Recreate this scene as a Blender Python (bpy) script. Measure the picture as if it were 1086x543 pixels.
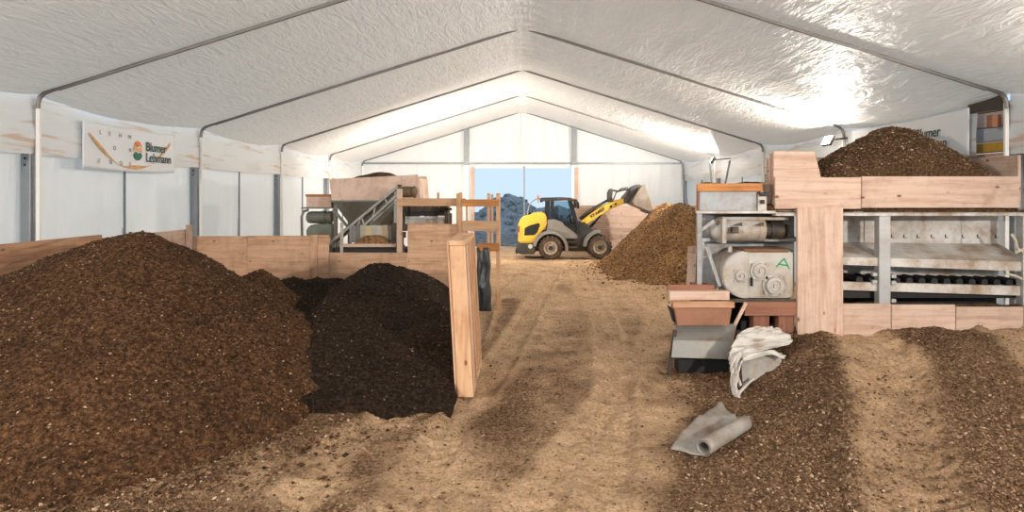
import bpy, bmesh, math, random
import numpy as np
from mathutils import Vector, Matrix

random.seed(7)
RNG = np.random.default_rng(7)
for o in list(bpy.data.objects):
    bpy.data.objects.remove(o, do_unlink=True)
SC = bpy.context.scene
COL = SC.collection

# ------------------------------------------------------------------ camera
F, CX, CY, H = 674.0, 554.0, 206.0, 2.5      # focal length (px of 1086), vanishing point, eye height
cam_d = bpy.data.cameras.new('camera')
cam = bpy.data.objects.new('camera', cam_d)
COL.objects.link(cam)
cam.location = (0, 0, H)
cam.rotation_euler = (math.pi / 2, 0, 0)
cam_d.sensor_width = 36
cam_d.lens = F / 1086 * 36
cam_d.shift_x = -(CX - 543) / 1086
cam_d.shift_y = -(271.5 - CY) / 1086
cam_d.clip_end = 400
SC.camera = cam

# ------------------------------------------------------------------ world and light
world = bpy.data.worlds.new('sky')
SC.world = world
world.use_nodes = True
wb = world.node_tree.nodes['Background']
wb.inputs[0].default_value = (0.64, 0.82, 1.0, 1)
wb.inputs[1].default_value = 0.95
vs = SC.view_settings
vs.view_transform = 'Standard'
vs.look = 'None'
vs.gamma = 1
vs.use_curve_mapping = False
vs.exposure = 0.12
LAMP_W = 520
LAMP_COL = (1.0, 0.89, 0.77)
# floodlights of the hall and an added fill pair: (x, y, z) with aim direction
LAMPS = [(6.75, 22.6, 3.72, (-0.75, 0.35, 0.45), 1.3), (7.05, 14.7, 3.75, (-0.8, -0.1, 0.42), 0.65),
         (7.05, 6.6, 3.75, (-0.8, 0.1, 0.5), 0.15),
         (7.05, -1.0, 3.75, (-0.6, 0.7, -0.35), 1.4), (-7.05, -1.0, 3.75, (0.6, 0.7, -0.35), 1.4),  # unseen pair behind the camera, added for more frontal light
         (-3.0, 21.5, 1.7, (0.1, 0.75, 0.65), 1.0)]

# ------------------------------------------------------------------ helpers
def lin(c):
    c = c / 255.0
    return c / 12.92 if c <= 0.04045 else ((c + 0.055) / 1.055) ** 2.4
def C(r, g, b): return (lin(r), lin(g), lin(b), 1)

def P(px, py, d): return Vector(((px - CX) * d / F, d, H - (py - CY) * d / F))
def PX(px, d): return (px - CX) * d / F
def PZ(py, d): return H - (py - CY) * d / F
def G(px, py, z=0.0):
    d = (H - z) * F / (py - CY)
    return Vector(((px - CX) * d / F, d, z))

def hsh(ix, iy, s):
    h = (ix * 374761393 + iy * 668265263 + s * 2147483647) & 0xFFFFFFFF
    h = ((h ^ (h >> 13)) * 1274126177) & 0xFFFFFFFF
    h = h ^ (h >> 16)
    return (h & 0xFFFFFF) / float(0xFFFFFF)
def vnoise(x, y, s=0):
    x = np.asarray(x, float); y = np.asarray(y, float)
    ix = np.floor(x).astype(np.int64); iy = np.floor(y).astype(np.int64)
    fx = x - ix; fy = y - iy
    fx = fx * fx * (3 - 2 * fx); fy = fy * fy * (3 - 2 * fy)
    a = hsh(ix, iy, s); b = hsh(ix + 1, iy, s); c = hsh(ix, iy + 1, s); d = hsh(ix + 1, iy + 1, s)
    return (a * (1 - fx) + b * fx) * (1 - fy) + (c * (1 - fx) + d * fx) * fy - 0.5
def fbm(x, y, o=4, s=0):
    t = 0; a = 1.0; f = 1.0
    for k in range(o):
        t = t + a * vnoise(x * f + 17.3 * k, y * f - 9.1 * k, s + k); a *= 0.5; f *= 2.03
    return t
def sm(t):
    t = np.clip(t, 0, 1)
    return t * t * (3 - 2 * t)

MATS = {}
def nodes_of(name):
    m = bpy.data.materials.new(name)
    m.use_nodes = True
    nt = m.node_tree
    return m, nt, nt.nodes['Principled BSDF'], nt.nodes['Material Output']
def N(nt, t, **kw):
    n = nt.nodes.new(t)
    for k, v in kw.items(): setattr(n, k, v)
    return n
def mapping(nt, scale):
    tc = N(nt, 'ShaderNodeTexCoord'); mp = N(nt, 'ShaderNodeMapping')
    mp.inputs['Scale'].default_value = scale
    nt.links.new(tc.outputs['Object'], mp.inputs['Vector'])
    return mp
def noise(nt, vec, scale, detail=4, rough=0.6, dist=0.0):
    n = N(nt, 'ShaderNodeTexNoise')
    n.inputs['Scale'].default_value = scale; n.inputs['Detail'].default_value = detail
    n.inputs['Roughness'].default_value = rough; n.inputs['Distortion'].default_value = dist
    nt.links.new(vec.outputs['Vector'], n.inputs['Vector'])
    return n
def ramp(nt, src, stops):
    r = N(nt, 'ShaderNodeValToRGB')
    e = r.color_ramp.elements
    e[0].position, e[0].color = stops[0]
    e[1].position, e[1].color = stops[1]
    for p, c in stops[2:]:
        q = e.new(p); q.color = c
    nt.links.new(src, r.inputs[0])
    return r
def mixc(nt, a, b, fac, blend='MIX'):
    m = N(nt, 'ShaderNodeMix', data_type='RGBA', blend_type=blend)
    for s, v in ((6, a), (7, b)):
        if hasattr(v, 'is_output'): nt.links.new(v, m.inputs[s])
        else: m.inputs[s].default_value = v
    if hasattr(fac, 'is_output'): nt.links.new(fac, m.inputs[0])
    else: m.inputs[0].default_value = fac
    return m.outputs[2]
def scl(c, k): return (min(c[0] * k, 1), min(c[1] * k, 1), min(c[2] * k, 1), 1)
def bump(nt, b, h, strength, dist):
    n = N(nt, 'ShaderNodeBump')
    n.inputs['Strength'].default_value = strength; n.inputs['Distance'].default_value = dist
    nt.links.new(h, n.inputs['Height']); nt.links.new(n.outputs[0], b.inputs['Normal'])

def mat(name, col, rough=0.6, metal=0.0, scale=6, amt=0.25, bmp=0.15, dirt=None, dirt_amt=0.0, stretch=(1, 1, 1), spec=0.5):
    if name in MATS: return MATS[name]
    m, nt, b, out = nodes_of(name)
    mp = mapping(nt, stretch)
    n = noise(nt, mp, scale, 5)
    r = ramp(nt, n.outputs[0], [(0.3, scl(col, 1 - amt)), (0.7, scl(col, 1 + amt * 0.6))])
    c = r.outputs[0]
    if dirt is not None:
        n2 = noise(nt, mp, scale * 0.5, 6, 0.7)
        r2 = ramp(nt, n2.outputs[0], [(0.5 - dirt_amt * 0.3, (0, 0, 0, 1)), (0.75 - dirt_amt * 0.3, (1, 1, 1, 1))])
        c = mixc(nt, c, dirt, r2.outputs[0])
    nt.links.new(c, b.inputs['Base Color'])
    b.inputs['Roughness'].default_value = rough; b.inputs['Metallic'].default_value = metal
    b.inputs['Specular IOR Level'].default_value = spec
    if bmp: bump(nt, b, n.outputs[0], bmp, 0.02)
    MATS[name] = m
    return m

def wood(kind, axis):
    """kind: palette, axis: grain direction 0/1/2"""
    key = 'wood_%s_%s' % (kind, 'xyz'[axis])
    if key in MATS: return MATS[key]
    col, dark, dirt_amt = {'pale': (C(205, 180, 164), C(180, 147, 128), 0.2), 'ply': (C(216, 178, 148), C(184, 140, 110), 0.4),
                           'stud': (C(210, 172, 138), C(182, 136, 100), 0.1), 'orange': (C(196, 138, 84), C(150, 96, 54), 0.3),
                           'red': (C(150, 104, 84), C(112, 74, 58), 0.4), 'old': (C(186, 146, 116), C(140, 100, 74), 0.5)}[kind]
    m, nt, b, out = nodes_of(key)
    st = [14, 14, 14]; st[axis] = 0.9
    mp = mapping(nt, st)
    oi = N(nt, 'ShaderNodeObjectInfo')
    add = N(nt, 'ShaderNodeVectorMath', operation='ADD')
    mul = N(nt, 'ShaderNodeMath', operation='MULTIPLY'); mul.inputs[1].default_value = 37.0
    nt.links.new(oi.outputs['Random'], mul.inputs[0])
    nt.links.new(mp.outputs[0], add.inputs[0]); nt.links.new(mul.outputs[0], add.inputs[1])
    n = noise(nt, add, 1.0, 6, 0.65, 0.6)
    r = ramp(nt, n.outputs[0], [(0.3, dark), (0.56, col), (0.8, scl(col, 1.08))])
    mp2 = mapping(nt, (1, 1, 1))
    n2 = noise(nt, mp2, 2.3, 7, 0.7)
    r2 = ramp(nt, n2.outputs[0], [(0.52 - dirt_amt * 0.1, (0, 0, 0, 1)), (0.85, (0.65, 0.65, 0.65, 1))])
    c = mixc(nt, r.outputs[0], C(120, 84, 60), r2.outputs[0])
    # knots
    st3 = [5, 5, 5]; st3[axis] = 2.6
    mp3 = mapping(nt, st3)
    vo = N(nt, 'ShaderNodeTexVoronoi'); vo.inputs['Scale'].default_value = 1.0
    nt.links.new(mp3.outputs[0], vo.inputs['Vector'])
    r3 = ramp(nt, vo.outputs['Distance'], [(0.05, (1, 1, 1, 1)), (0.12, (0, 0, 0, 1))])
    c = mixc(nt, c, C(120, 74, 48), r3.outputs[0])
    hs = N(nt, 'ShaderNodeHueSaturation')
    mr = N(nt, 'ShaderNodeMapRange'); mr.inputs[3].default_value = 0.86; mr.inputs[4].default_value = 1.08
    nt.links.new(oi.outputs['Random'], mr.inputs[0]); nt.links.new(mr.outputs[0], hs.inputs['Value'])
    nt.links.new(c, hs.inputs['Color'])
    nt.links.new(hs.outputs[0], b.inputs['Base Color'])
    b.inputs['Roughness'].default_value = 0.72
    b.inputs['Specular IOR Level'].default_value = 0.3
    bump(nt, b, n.outputs[0], 0.25, 0.01)
    MATS[key] = m
    return m

def soil(name, c1, c2, c3, scale=22, rough=0.95):
    if name in MATS: return MATS[name]
    m, nt, b, out = nodes_of(name)
    mp = mapping(nt, (1, 1, 1))
    n = noise(nt, mp, scale, 8, 0.75)
    r = ramp(nt, n.outputs[0], [(0.38, c1), (0.5, c2), (0.62, c3)])
    n2 = noise(nt, mp, 1.1, 4, 0.6)
    r2 = ramp(nt, n2.outputs[0], [(0.35, (0.72, 0.72, 0.72, 1)), (0.65, (1.2, 1.15, 1.1, 1))])
    c = mixc(nt, r.outputs[0], r2.outputs[0], 1.0, 'MULTIPLY')
    nt.links.new(c, b.inputs['Base Color'])
    b.inputs['Roughness'].default_value = rough
    b.inputs['Specular IOR Level'].default_value = 0.15
    n3 = noise(nt, mp, scale * 1.6, 6, 0.8)
    bump(nt, b, n3.outputs[0], 0.9, 0.06)
    MATS[name] = m
    return m

def tone_mat(name, stops, rough=0.85):
    """pebbles: colour by the 'tone' attribute of each pebble"""
    if name in MATS: return MATS[name]
    m, nt, b, out = nodes_of(name)
    at = N(nt, 'ShaderNodeAttribute'); at.attribute_name = 'tone'
    r = ramp(nt, at.outputs['Fac'], stops)
    nt.links.new(r.outputs[0], b.inputs['Base Color'])
    b.inputs['Roughness'].default_value = rough
    b.inputs['Specular IOR Level'].default_value = 0.2
    MATS[name] = m
    return m

def fabric(name, col, trans, rough=0.42, wr=(9, 1.3, 9), strength=0.55, stain=None, spec=0.5, dist=0.03):
    if name in MATS: return MATS[name]
    m, nt, b, out = nodes_of(name)
    mp = mapping(nt, wr)
    n = noise(nt, mp, 1.0, 4, 0.55, 1.6)
    mp2 = mapping(nt, (1, 1, 1))
    n2 = noise(nt, mp2, 1.3, 3, 0.5)
    r = ramp(nt, n2.outputs[0], [(0.3, scl(col, 0.95)), (0.7, col)])
    c = r.outputs[0]
    if stain is not None:
        ms = mapping(nt, (1.0, 0.35, 3.6)); ns = noise(nt, ms, 1.4, 3, 0.5, 1.2)
        rs = ramp(nt, ns.outputs[0], [(0.56, (0, 0, 0, 1)), (0.66, (0.7, 0.7, 0.7, 1))])
        c = mixc(nt, c, stain, rs.outputs[0])
    nt.links.new(c, b.inputs['Base Color'])
    b.inputs['Roughness'].default_value = rough
    b.inputs['Specular IOR Level'].default_value = spec
    bump(nt, b, n.outputs[0], strength, dist)
    if trans:
        tr = N(nt, 'ShaderNodeBsdfTranslucent'); tr.inputs[0].default_value = (0.95, 0.84, 0.70, 1)
        mx = N(nt, 'ShaderNodeMixShader'); mx.inputs[0].default_value = trans
        nt.links.new(b.outputs[0], mx.inputs[1]); nt.links.new(tr.outputs[0], mx.inputs[2])
        nt.links.new(mx.outputs[0], out.inputs[0])
    MATS[name] = m
    return m

def glass_mat():
    if 'glass' in MATS: return MATS['glass']
    m, nt, b, out = nodes_of('glass')
    tr = N(nt, 'ShaderNodeBsdfTransparent'); tr.inputs[0].default_value = (0.78, 0.84, 0.86, 1)
    gl = N(nt, 'ShaderNodeBsdfGlossy'); gl.inputs['Roughness'].default_value = 0.05
    fr = N(nt, 'ShaderNodeFresnel'); mx = N(nt, 'ShaderNodeMixShader')
    nt.links.new(fr.outputs[0], mx.inputs[0]); nt.links.new(tr.outputs[0], mx.inputs[1]); nt.links.new(gl.outputs[0], mx.inputs[2])
    nt.links.new(mx.outputs[0], out.inputs[0])
    MATS['glass'] = m
    return m

def emis(name, col, s):
    if name in MATS: return MATS[name]
    m, nt, b, out = nodes_of(name)
    b.inputs['Emission Color'].default_value = col; b.inputs['Emission Strength'].default_value = s
    MATS[name] = m
    return m

ABS = {}
def place(o, parent, origin):
    o.location = Vector(origin) - (ABS[parent.name] if parent else Vector((0, 0, 0)))
    o.parent = parent
    ABS[o.name] = Vector(origin)
def empty(name, loc, label, cat, group=None, kind=None):
    o = bpy.data.objects.new(name, None); COL.objects.link(o)
    o.empty_display_size = 0.2
    place(o, None, loc)
    return tag(o, label, cat, group, kind)
def part_empty(name, loc, parent):
    o = bpy.data.objects.new(name, None); COL.objects.link(o)
    place(o, parent, loc); return o
def tag(o, label=None, cat=None, group=None, kind=None):
    if label: o['label'] = label
    if cat: o['category'] = cat
    if group: o['group'] = group
    if kind: o['kind'] = kind
    return o
def mk(name, bm, m, parent=None, smooth=False, origin=None):
    """link a bmesh given in world coordinates as one object"""
    me = bpy.data.meshes.new(name)
    bmesh.ops.recalc_face_normals(bm, faces=bm.faces[:])
    if origin is None:
        xs = [v.co.x for v in bm.verts]; ys = [v.co.y for v in bm.verts]; zs = [v.co.z for v in bm.verts]
        origin = Vector(((min(xs) + max(xs)) / 2, (min(ys) + max(ys)) / 2, min(zs)))
    origin = Vector(origin)
    bmesh.ops.translate(bm, verts=bm.verts[:], vec=-origin)
    bm.to_mesh(me); bm.free()
    me.materials.append(m)
    if smooth:
        for p in me.polygons: p.use_smooth = True
    o = bpy.data.objects.new(name, me); COL.objects.link(o)
    place(o, parent, origin)
    return o
def mk_np(name, V, Fc, m, parent=None, smooth=False, tone=None, origin=None, n=4, attr=None):
    V = np.asarray(V, np.float32); Fc = np.asarray(Fc, np.int32)
    if origin is None: origin = (float((V[:, 0].min() + V[:, 0].max()) / 2), float((V[:, 1].min() + V[:, 1].max()) / 2), float(V[:, 2].min()))
    V = V - np.array(origin, np.float32)
    me = bpy.data.meshes.new(name)
    me.vertices.add(len(V)); me.vertices.foreach_set('co', V.ravel())
    k = Fc.shape[1]
    me.loops.add(Fc.size); me.loops.foreach_set('vertex_index', Fc.ravel())
    me.polygons.add(len(Fc)); me.polygons.foreach_set('loop_start', np.arange(0, Fc.size, k, dtype=np.int32))
    me.update(calc_edges=True); me.validate()
    me.polygons.foreach_set('use_smooth', [bool(smooth)] * len(me.polygons))
    for an, av in (attr or {}).items():
        a = me.attributes.new(an, 'FLOAT', 'POINT'); a.data.foreach_set('value', np.asarray(av, np.float32))
    me.materials.append(m)
    o = bpy.data.objects.new(name, me); COL.objects.link(o)
    place(o, parent, origin)
    return o

def new(): return bmesh.new()
def abox(bm, x0, x1, y0, y1, z0, z1, bev=0.0, M=None):
    b2 = bmesh.new()
    bmesh.ops.create_cube(b2, size=1)
    S = Matrix.Diagonal((abs(x1 - x0), abs(y1 - y0), abs(z1 - z0), 1))
    bmesh.ops.transform(b2, matrix=Matrix.Translation(((x0 + x1) / 2, (y0 + y1) / 2, (z0 + z1) / 2)) @ S, verts=b2.verts[:])
    if bev: bmesh.ops.bevel(b2, geom=b2.edges[:], offset=bev, segments=1, affect='EDGES')
    if M is not None: bmesh.ops.transform(b2, matrix=M, verts=b2.verts[:])
    join(bm, b2); return bm
def join(bm, b2):
    me = bpy.data.meshes.new('tmp'); b2.to_mesh(me); b2.free(); bm.from_mesh(me); bpy.data.meshes.remove(me)
def prism(bm, pts, y0, y1, bev=0.0):
    """polygon in XZ extruded along y"""
    b2 = bmesh.new()
    a = [b2.verts.new((p[0], y0, p[1])) for p in pts]; c = [b2.verts.new((p[0], y1, p[1])) for p in pts]
    b2.faces.new(a); b2.faces.new(c[::-1])
    n = len(pts)
    for i in range(n): b2.faces.new((a[i], c[i], c[(i + 1) % n], a[(i + 1) % n]))
    bmesh.ops.recalc_face_normals(b2, faces=b2.faces[:])
    if bev: bmesh.ops.bevel(b2, geom=b2.edges[:], offset=bev, segments=2, affect='EDGES')
    join(bm, b2); return bm
def tube(bm, pts, r, seg=10, cap=True):
    pts = [Vector(p) for p in pts]
    rings = []
    up0 = None
    for i, p in enumerate(pts):
        t = (pts[min(i + 1, len(pts) - 1)] - pts[max(i - 1, 0)]).normalized()
        if up0 is None:
            up0 = Vector((0, 0, 1)) if abs(t.z) < 0.9 else Vector((0, 1, 0))
        s = t.cross(up0).normalized(); u = s.cross(t).normalized(); up0 = u
        rr = r[i] if isinstance(r, (list, tuple)) else r
        rings.append([bm.verts.new(p + (s * math.cos(2 * math.pi * k / seg) + u * math.sin(2 * math.pi * k / seg)) * rr) for k in range(seg)])
    for i in range(len(rings) - 1):
        for k in range(seg):
            bm.faces.new((rings[i][k], rings[i][(k + 1) % seg], rings[i + 1][(k + 1) % seg], rings[i + 1][k]))
    if cap:
        bm.faces.new(rings[0][::-1]); bm.faces.new(rings[-1])
    return bm
def lathe(bm, c, axis, prof, seg=28):
    """prof: list of (radius, offset along axis)"""
    axis = Vector(axis).normalized()
    u = axis.orthogonal().normalized(); v = axis.cross(u)
    rings = []
    for r, t in prof:
        ct = Vector(c) + axis * t
        if r < 1e-5: rings.append([bm.verts.new(ct)])
        else: rings.append([bm.verts.new(ct + (u * math.cos(2 * math.pi * k / seg) + v * math.sin(2 * math.pi * k / seg)) * r) for k in range(seg)])
    for a, b in zip(rings[:-1], rings[1:]):
        for k in range(seg):
            if len(a) == 1 and len(b) == 1: continue
            if len(a) == 1: bm.faces.new((a[0], b[k], b[(k + 1) % seg]))
            elif len(b) == 1: bm.faces.new((a[k], b[0], a[(k + 1) % seg]))
            else: bm.faces.new((a[k], b[k], b[(k + 1) % seg], a[(k + 1) % seg]))
    return bm
def bar(bm, a, b, w, t, up=(0, 0, 1)):
    """rectangular bar from a to b, width w across, thickness t along up"""
    a = Vector(a); b = Vector(b); d = (b - a); L = d.length; d.normalize()
    s = d.cross(Vector(up)).normalized(); u = s.cross(d).normalized()
    M = Matrix(((d.x, s.x, u.x, a.x), (d.y, s.y, u.y, a.y), (d.z, s.z, u.z, a.z), (0, 0, 0, 1)))
    abox(bm, 0, L, -w / 2, w / 2, -t / 2, t / 2, min(w, t) * 0.08, M)
    return bm
def box(name, x0, x1, y0, y1, z0, z1, m, parent=None, bev=0.006, M=None):
    return mk(name, abox(new(), x0, x1, y0, y1, z0, z1, bev, M), m, parent)
def board(name, x0, x1, y0, y1, z0, z1, kind, parent=None, bev=0.006, M=None):
    ext = [abs(x1 - x0), abs(y1 - y0), abs(z1 - z0)]
    return box(name, x0, x1, y0, y1, z0, z1, wood(kind, ext.index(max(ext))), parent, bev, M)
def sheet(pxpts, d, th): pass

GREY = lambda: mat('galvanised_steel', C(176, 180, 184), 0.5, 0.35, 5, 0.15, 0.05, C(150, 140, 128), 0.2)
LGREY = lambda: mat('light_grey_paint', C(206, 206, 204), 0.55, 0.0, 5, 0.10, 0.05, C(150, 130, 110), 0.35)
BGREY = lambda: mat('blue_grey_paint', C(168, 176, 184), 0.55, 0.1, 4, 0.12, 0.05, C(128, 116, 104), 0.35)
BLACK = lambda: mat('black_paint', C(22, 22, 23), 0.6, 0, 6, 0.3, 0.05)
DARK = lambda: mat('dark_iron', C(64, 62, 60), 0.6, 0.4, 9, 0.3, 0.1, C(96, 76, 58), 0.3)
BEIGE = lambda: mat('dusty_beige_paint', C(188, 186, 183), 0.6, 0.0, 5, 0.14, 0.06, C(150, 132, 112), 0.3)

def text_mesh(bm_name, txt, M, size, m, parent, bold=0.0, shear=0.0, depth=0.002, spacing=1.0):
    cu = bpy.data.curves.new('txt', 'FONT')
    cu.body = txt; cu.size = size; cu.extrude = depth; cu.offset = bold; cu.shear = shear; cu.space_character = spacing
    to = bpy.data.objects.new('txt', cu)
    COL.objects.link(to)
    dg = bpy.context.evaluated_depsgraph_get()
    me = bpy.data.meshes.new_from_object(to.evaluated_get(dg))
    bpy.data.objects.remove(to, do_unlink=True)
    me.transform(M)
    b2 = bmesh.new(); b2.from_mesh(me); bpy.data.meshes.remove(me)
    return mk(bm_name, b2, m, parent)

# ------------------------------------------------------------------ ground shape
TR = []   # wheel tracks on the ground, from image points of the ground
def track(pts, w, depth, lug):
    TR.append(([tuple(G(*p)[:2]) if len(p) == 2 else p[:2] for p in pts], w, depth, lug))
track([(585, 290), (556, 340), (520, 400), (470, 470), (420, 540)], 0.42, 0.03, 0.02)
track([(612, 288), (640, 340), (655, 400), (650, 470), (640, 545)], 0.42, 0.03, 0.02)
track([(545, 288), (520, 310), (500, 360), (400, 450), (180, 520), (60, 545)], 0.40, 0.03, 0.025)
track([(440, 430), (360, 470), (300, 545)], 0.40, 0.03, 0.03)
track([(660, 300), (700, 330), (690, 370), (640, 430), (560, 545)], 0.38, 0.02, 0.015)
track([(4.75, 9.0, 0), (4.35, 7.6, 0), (3.6, 6.0, 0), (2.9, 4.4, 0)], 0.72, 0.05, 0.03)
track([(6.9, 8.9, 0), (6.5, 7.6, 0), (5.8, 6.4, 0), (4.9, 5.0, 0)], 0.72, 0.05, 0.03)

def seg_dist(x, y, pts):
    best = np.full(x.shape, 1e9); along = np.zeros(x.shape); acc = 0
    for (ax, ay), (bx, by) in zip(pts[:-1], pts[1:]):
        dx, dy = bx - ax, by - ay; L = math.hypot(dx, dy)
        t = np.clip(((x - ax) * dx + (y - ay) * dy) / (L * L), 0, 1)
        d = np.hypot(x - ax - t * dx, y - ay - t * dy)
        k = d < best
        best = np.where(k, d, best); along = np.where(k, acc + t * L, along); acc += L
    return best, along
def ramp_h(x, y):
    return 0.58 * sm((x - 2.8 + 0.16 * (9.2 - y)) / 1.4) * sm((y - 4.6) / 4.2) * (1 - sm((y - 9.3) / 0.8))
def floor_h(x, y, fine=True):
    x = np.asarray(x, float); y = np.asarray(y, float)
    h = 0.05 * fbm(x * 0.5, y * 0.5, 3, 5) + ramp_h(x, y) - 0.01
    h = h + 0.05 * fbm(x * 1.9, y * 1.9, 3, 15) * (1 + 1.2 * sm((x - 2.5) / 1))
    if fine:
        h = h + 0.032 * fbm(x * 7, y * 7, 4, 25)
        for pts, w, dp, lug in TR:
            d, s = seg_dist(x, y, pts)
            k = 1 - sm((d - w * 0.35) / (w * 0.3))
            edge = np.exp(-((d - w * 0.62) / (w * 0.16)) ** 2)
            h = h - dp * k + dp * 0.6 * edge + k * lug * np.sin(2 * math.pi * (s / 0.17 + d * 3)) * (0.5 + vnoise(x * 1.3, y * 1.3, 3))
    return h
def gravel_mask(x, y):
    x = np.asarray(x, float); y = np.asarray(y, float)
    g = 0.30 + 0.55 * fbm(x * 0.9, y * 0.6, 4, 31)
    g = g + 0.85 * sm((x - 2.2 + 0.36 * (8.7 - y)) / 0.7) * (1 - sm((y - 10) / 2))       # bank before the feeder
    g = g + 0.24 * np.exp(-((x - 0.45) / 0.7) ** 2) * (1 - sm((y - 11.5) / 1.5))          # crown of the lane
    g = g + 0.35 * np.exp(-((x + 0.35) / 0.35) ** 2) * (1 - sm((y - 15) / 2)) * sm((y - 6) / 1)
    g = g + 1.0 * sm((-x - 0.3) / 1.8) * (1 - sm((y - 8.5) / 1.0)) * (0.75 + 0.9 * fbm(x * 1.3, y * 1.3, 3, 77))                        # spill before the big heap
    g = g + 0.5 * np.exp(-(((x - 2.6) / 0.9) ** 2 + ((y - 9.8) / 1.4) ** 2))
    g = g - 0.18 * sm((y - 11) / 3)
    for i, (pts, w, dp, lug) in enumerate(TR):
        d, s = seg_dist(x, y, pts)
        g = g - (0.85 if i >= 5 else 0.4) * (1 - sm((d - w * 0.4) / (w * 0.55)))
    return np.clip(g + 0.25 * fbm(x * 4, y * 4, 2, 44), 0, 1)

def ground_material():
    m, nt, b, out = nodes_of('sandy_ground')
    mp = mapping(nt, (1, 1, 1))
    at = N(nt, 'ShaderNodeAttribute'); at.attribute_name = 'gravel'
    n = noise(nt, mp, 16, 8, 0.75); n2 = noise(nt, mp, 1.2, 5, 0.6); n3 = noise(nt, mp, 30, 6, 0.8)
    tan = ramp(nt, n.outputs[0], [(0.32, C(184, 148, 114)), (0.5, C(226, 192, 156)), (0.68, C(238, 212, 182))])
    grv = ramp(nt, n3.outputs[0], [(0.38, C(70, 52, 38)), (0.5, C(126, 98, 74)), (0.62, C(184, 154, 124))])
    ad = N(nt, 'ShaderNodeMath', operation='ADD'); sb = N(nt, 'ShaderNodeMath', operation='MULTIPLY_ADD')
    sb.inputs[1].default_value = 1.6; sb.inputs[2].default_value = -0.8
    nt.links.new(n.outputs[0], sb.inputs[0]); nt.links.new(sb.outputs[0], ad.inputs[0]); nt.links.new(at.outputs['Fac'], ad.inputs[1])
    k = ramp(nt, ad.outputs[0], [(0.22, (0, 0, 0, 1)), (0.8, (1, 1, 1, 1))])
    fine = ramp(nt, n3.outputs[0], [(0.36, (0.58, 0.53, 0.48, 1)), (0.5, (1, 1, 1, 1)), (0.64, (1.2, 1.18, 1.15, 1))])
    tanf = mixc(nt, tan.outputs[0], fine.outputs[0], 1.0, 'MULTIPLY')
    n4 = noise(nt, mp, 5, 8, 0.72)
    clod = ramp(nt, n4.outputs[0], [(0.54, (0, 0, 0, 1)), (0.66, (0.4, 0.4, 0.4, 1))])
    tanf = mixc(nt, tanf, C(118, 86, 58), clod.outputs[0])
    c = mixc(nt, tanf, grv.outputs[0], k.outputs[0])
    r2 = ramp(nt, n2.outputs[0], [(0.35, (0.82, 0.80, 0.78, 1)), (0.65, (1.1, 1.1, 1.1, 1))])
    c = mixc(nt, c, r2.outputs[0], 1.0, 'MULTIPLY')
    nt.links.new(c, b.inputs['Base Color'])
    b.inputs['Roughness'].default_value = 0.95; b.inputs['Specular IOR Level'].default_value = 0.12
    hm = N(nt, 'ShaderNodeMath', operation='ADD'); nt.links.new(n3.outputs[0], hm.inputs[0]); nt.links.new(n.outputs[0], hm.inputs[1])
    bump(nt, b, hm.outputs[0], 1.0, 0.05)
    return m

ys = [-6.0]
while ys[-1] < 3.2: ys.append(ys[-1] + 0.4)
while ys[-1] < 30.2: ys.append(ys[-1] + max(0.035, (ys[-1]) * 0.0065))
ys = np.array(ys); xs = np.arange(-8.2, 8.21, 0.045)
GXX, GYY = np.meshgrid(xs, ys)
Z = floor_h(GXX, GYY)
nx, ny = len(xs), len(ys)
idx = np.arange(nx * ny).reshape(ny, nx)
FQ = np.stack([idx[:-1, :-1], idx[:-1, 1:], idx[1:, 1:], idx[1:, :-1]], -1).reshape(-1, 4)
floor = mk_np('floor', np.stack([GXX, GYY, Z], -1).reshape(-1, 3), FQ, ground_material(), smooth=True, origin=(0, 0, 0),
              attr={'gravel': gravel_mask(GXX, GYY).ravel()})
tag(floor, 'sandy tan ground of the tent with gravel and tyre tracks', 'ground', kind='structure')

OCT_V = np.array([(1, 0, 0), (-1, 0, 0), (0, 1, 0), (0, -1, 0), (0, 0, 1), (0, 0, -1)], float)
OCT_F = np.array([(0, 2, 4), (2, 1, 4), (1, 3, 4), (3, 0, 4), (2, 0, 5), (1, 2, 5), (3, 1, 5), (0, 3, 5)], int)
def pebbles(name, pos, size, m, parent, tone=None, flat=0.6):
    n = len(pos)
    if n == 0: return None
    V = np.repeat(OCT_V[None], n, 0) * (0.7 + 0.6 * RNG.random((n, 6, 1)))
    V *= (0.7 + 0.6 * RNG.random((n, 1, 3))) * np.array([1, 1, flat])
    a = RNG.random(n) * 6.283; b = (RNG.random(n) - 0.5) * 1.4
    ca, sa, cb, sb = np.cos(a), np.sin(a), np.cos(b), np.sin(b)
    x, y, z = V[..., 0], V[..., 1], V[..., 2]
    x, z = x * cb[:, None] - z * sb[:, None], x * sb[:, None] + z * cb[:, None]
    x, y = x * ca[:, None] - y * sa[:, None], x * sa[:, None] + y * ca[:, None]
    V = np.stack([x, y, z], -1) * np.asarray(size).reshape(-1, 1, 1) + np.asarray(pos)[:, None, :]
    Fc = (OCT_F[None] + (np.arange(n) * 6)[:, None, None]).reshape(-1, 3)
    tone = RNG.random(n) if tone is None else tone
    o = mk_np(name, V.reshape(-1, 3), Fc, m, parent, attr={'tone': np.repeat(tone, 6)})
    o['kind'] = 'stuff'
    return o

PEB_FLOOR = tone_mat('floor_pebbles', [(0.0, C(72, 53, 38)), (0.5, C(118, 92, 69)), (0.9, C(156, 128, 102)), (1.0, C(204, 184, 160))])
n = 60000
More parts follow.
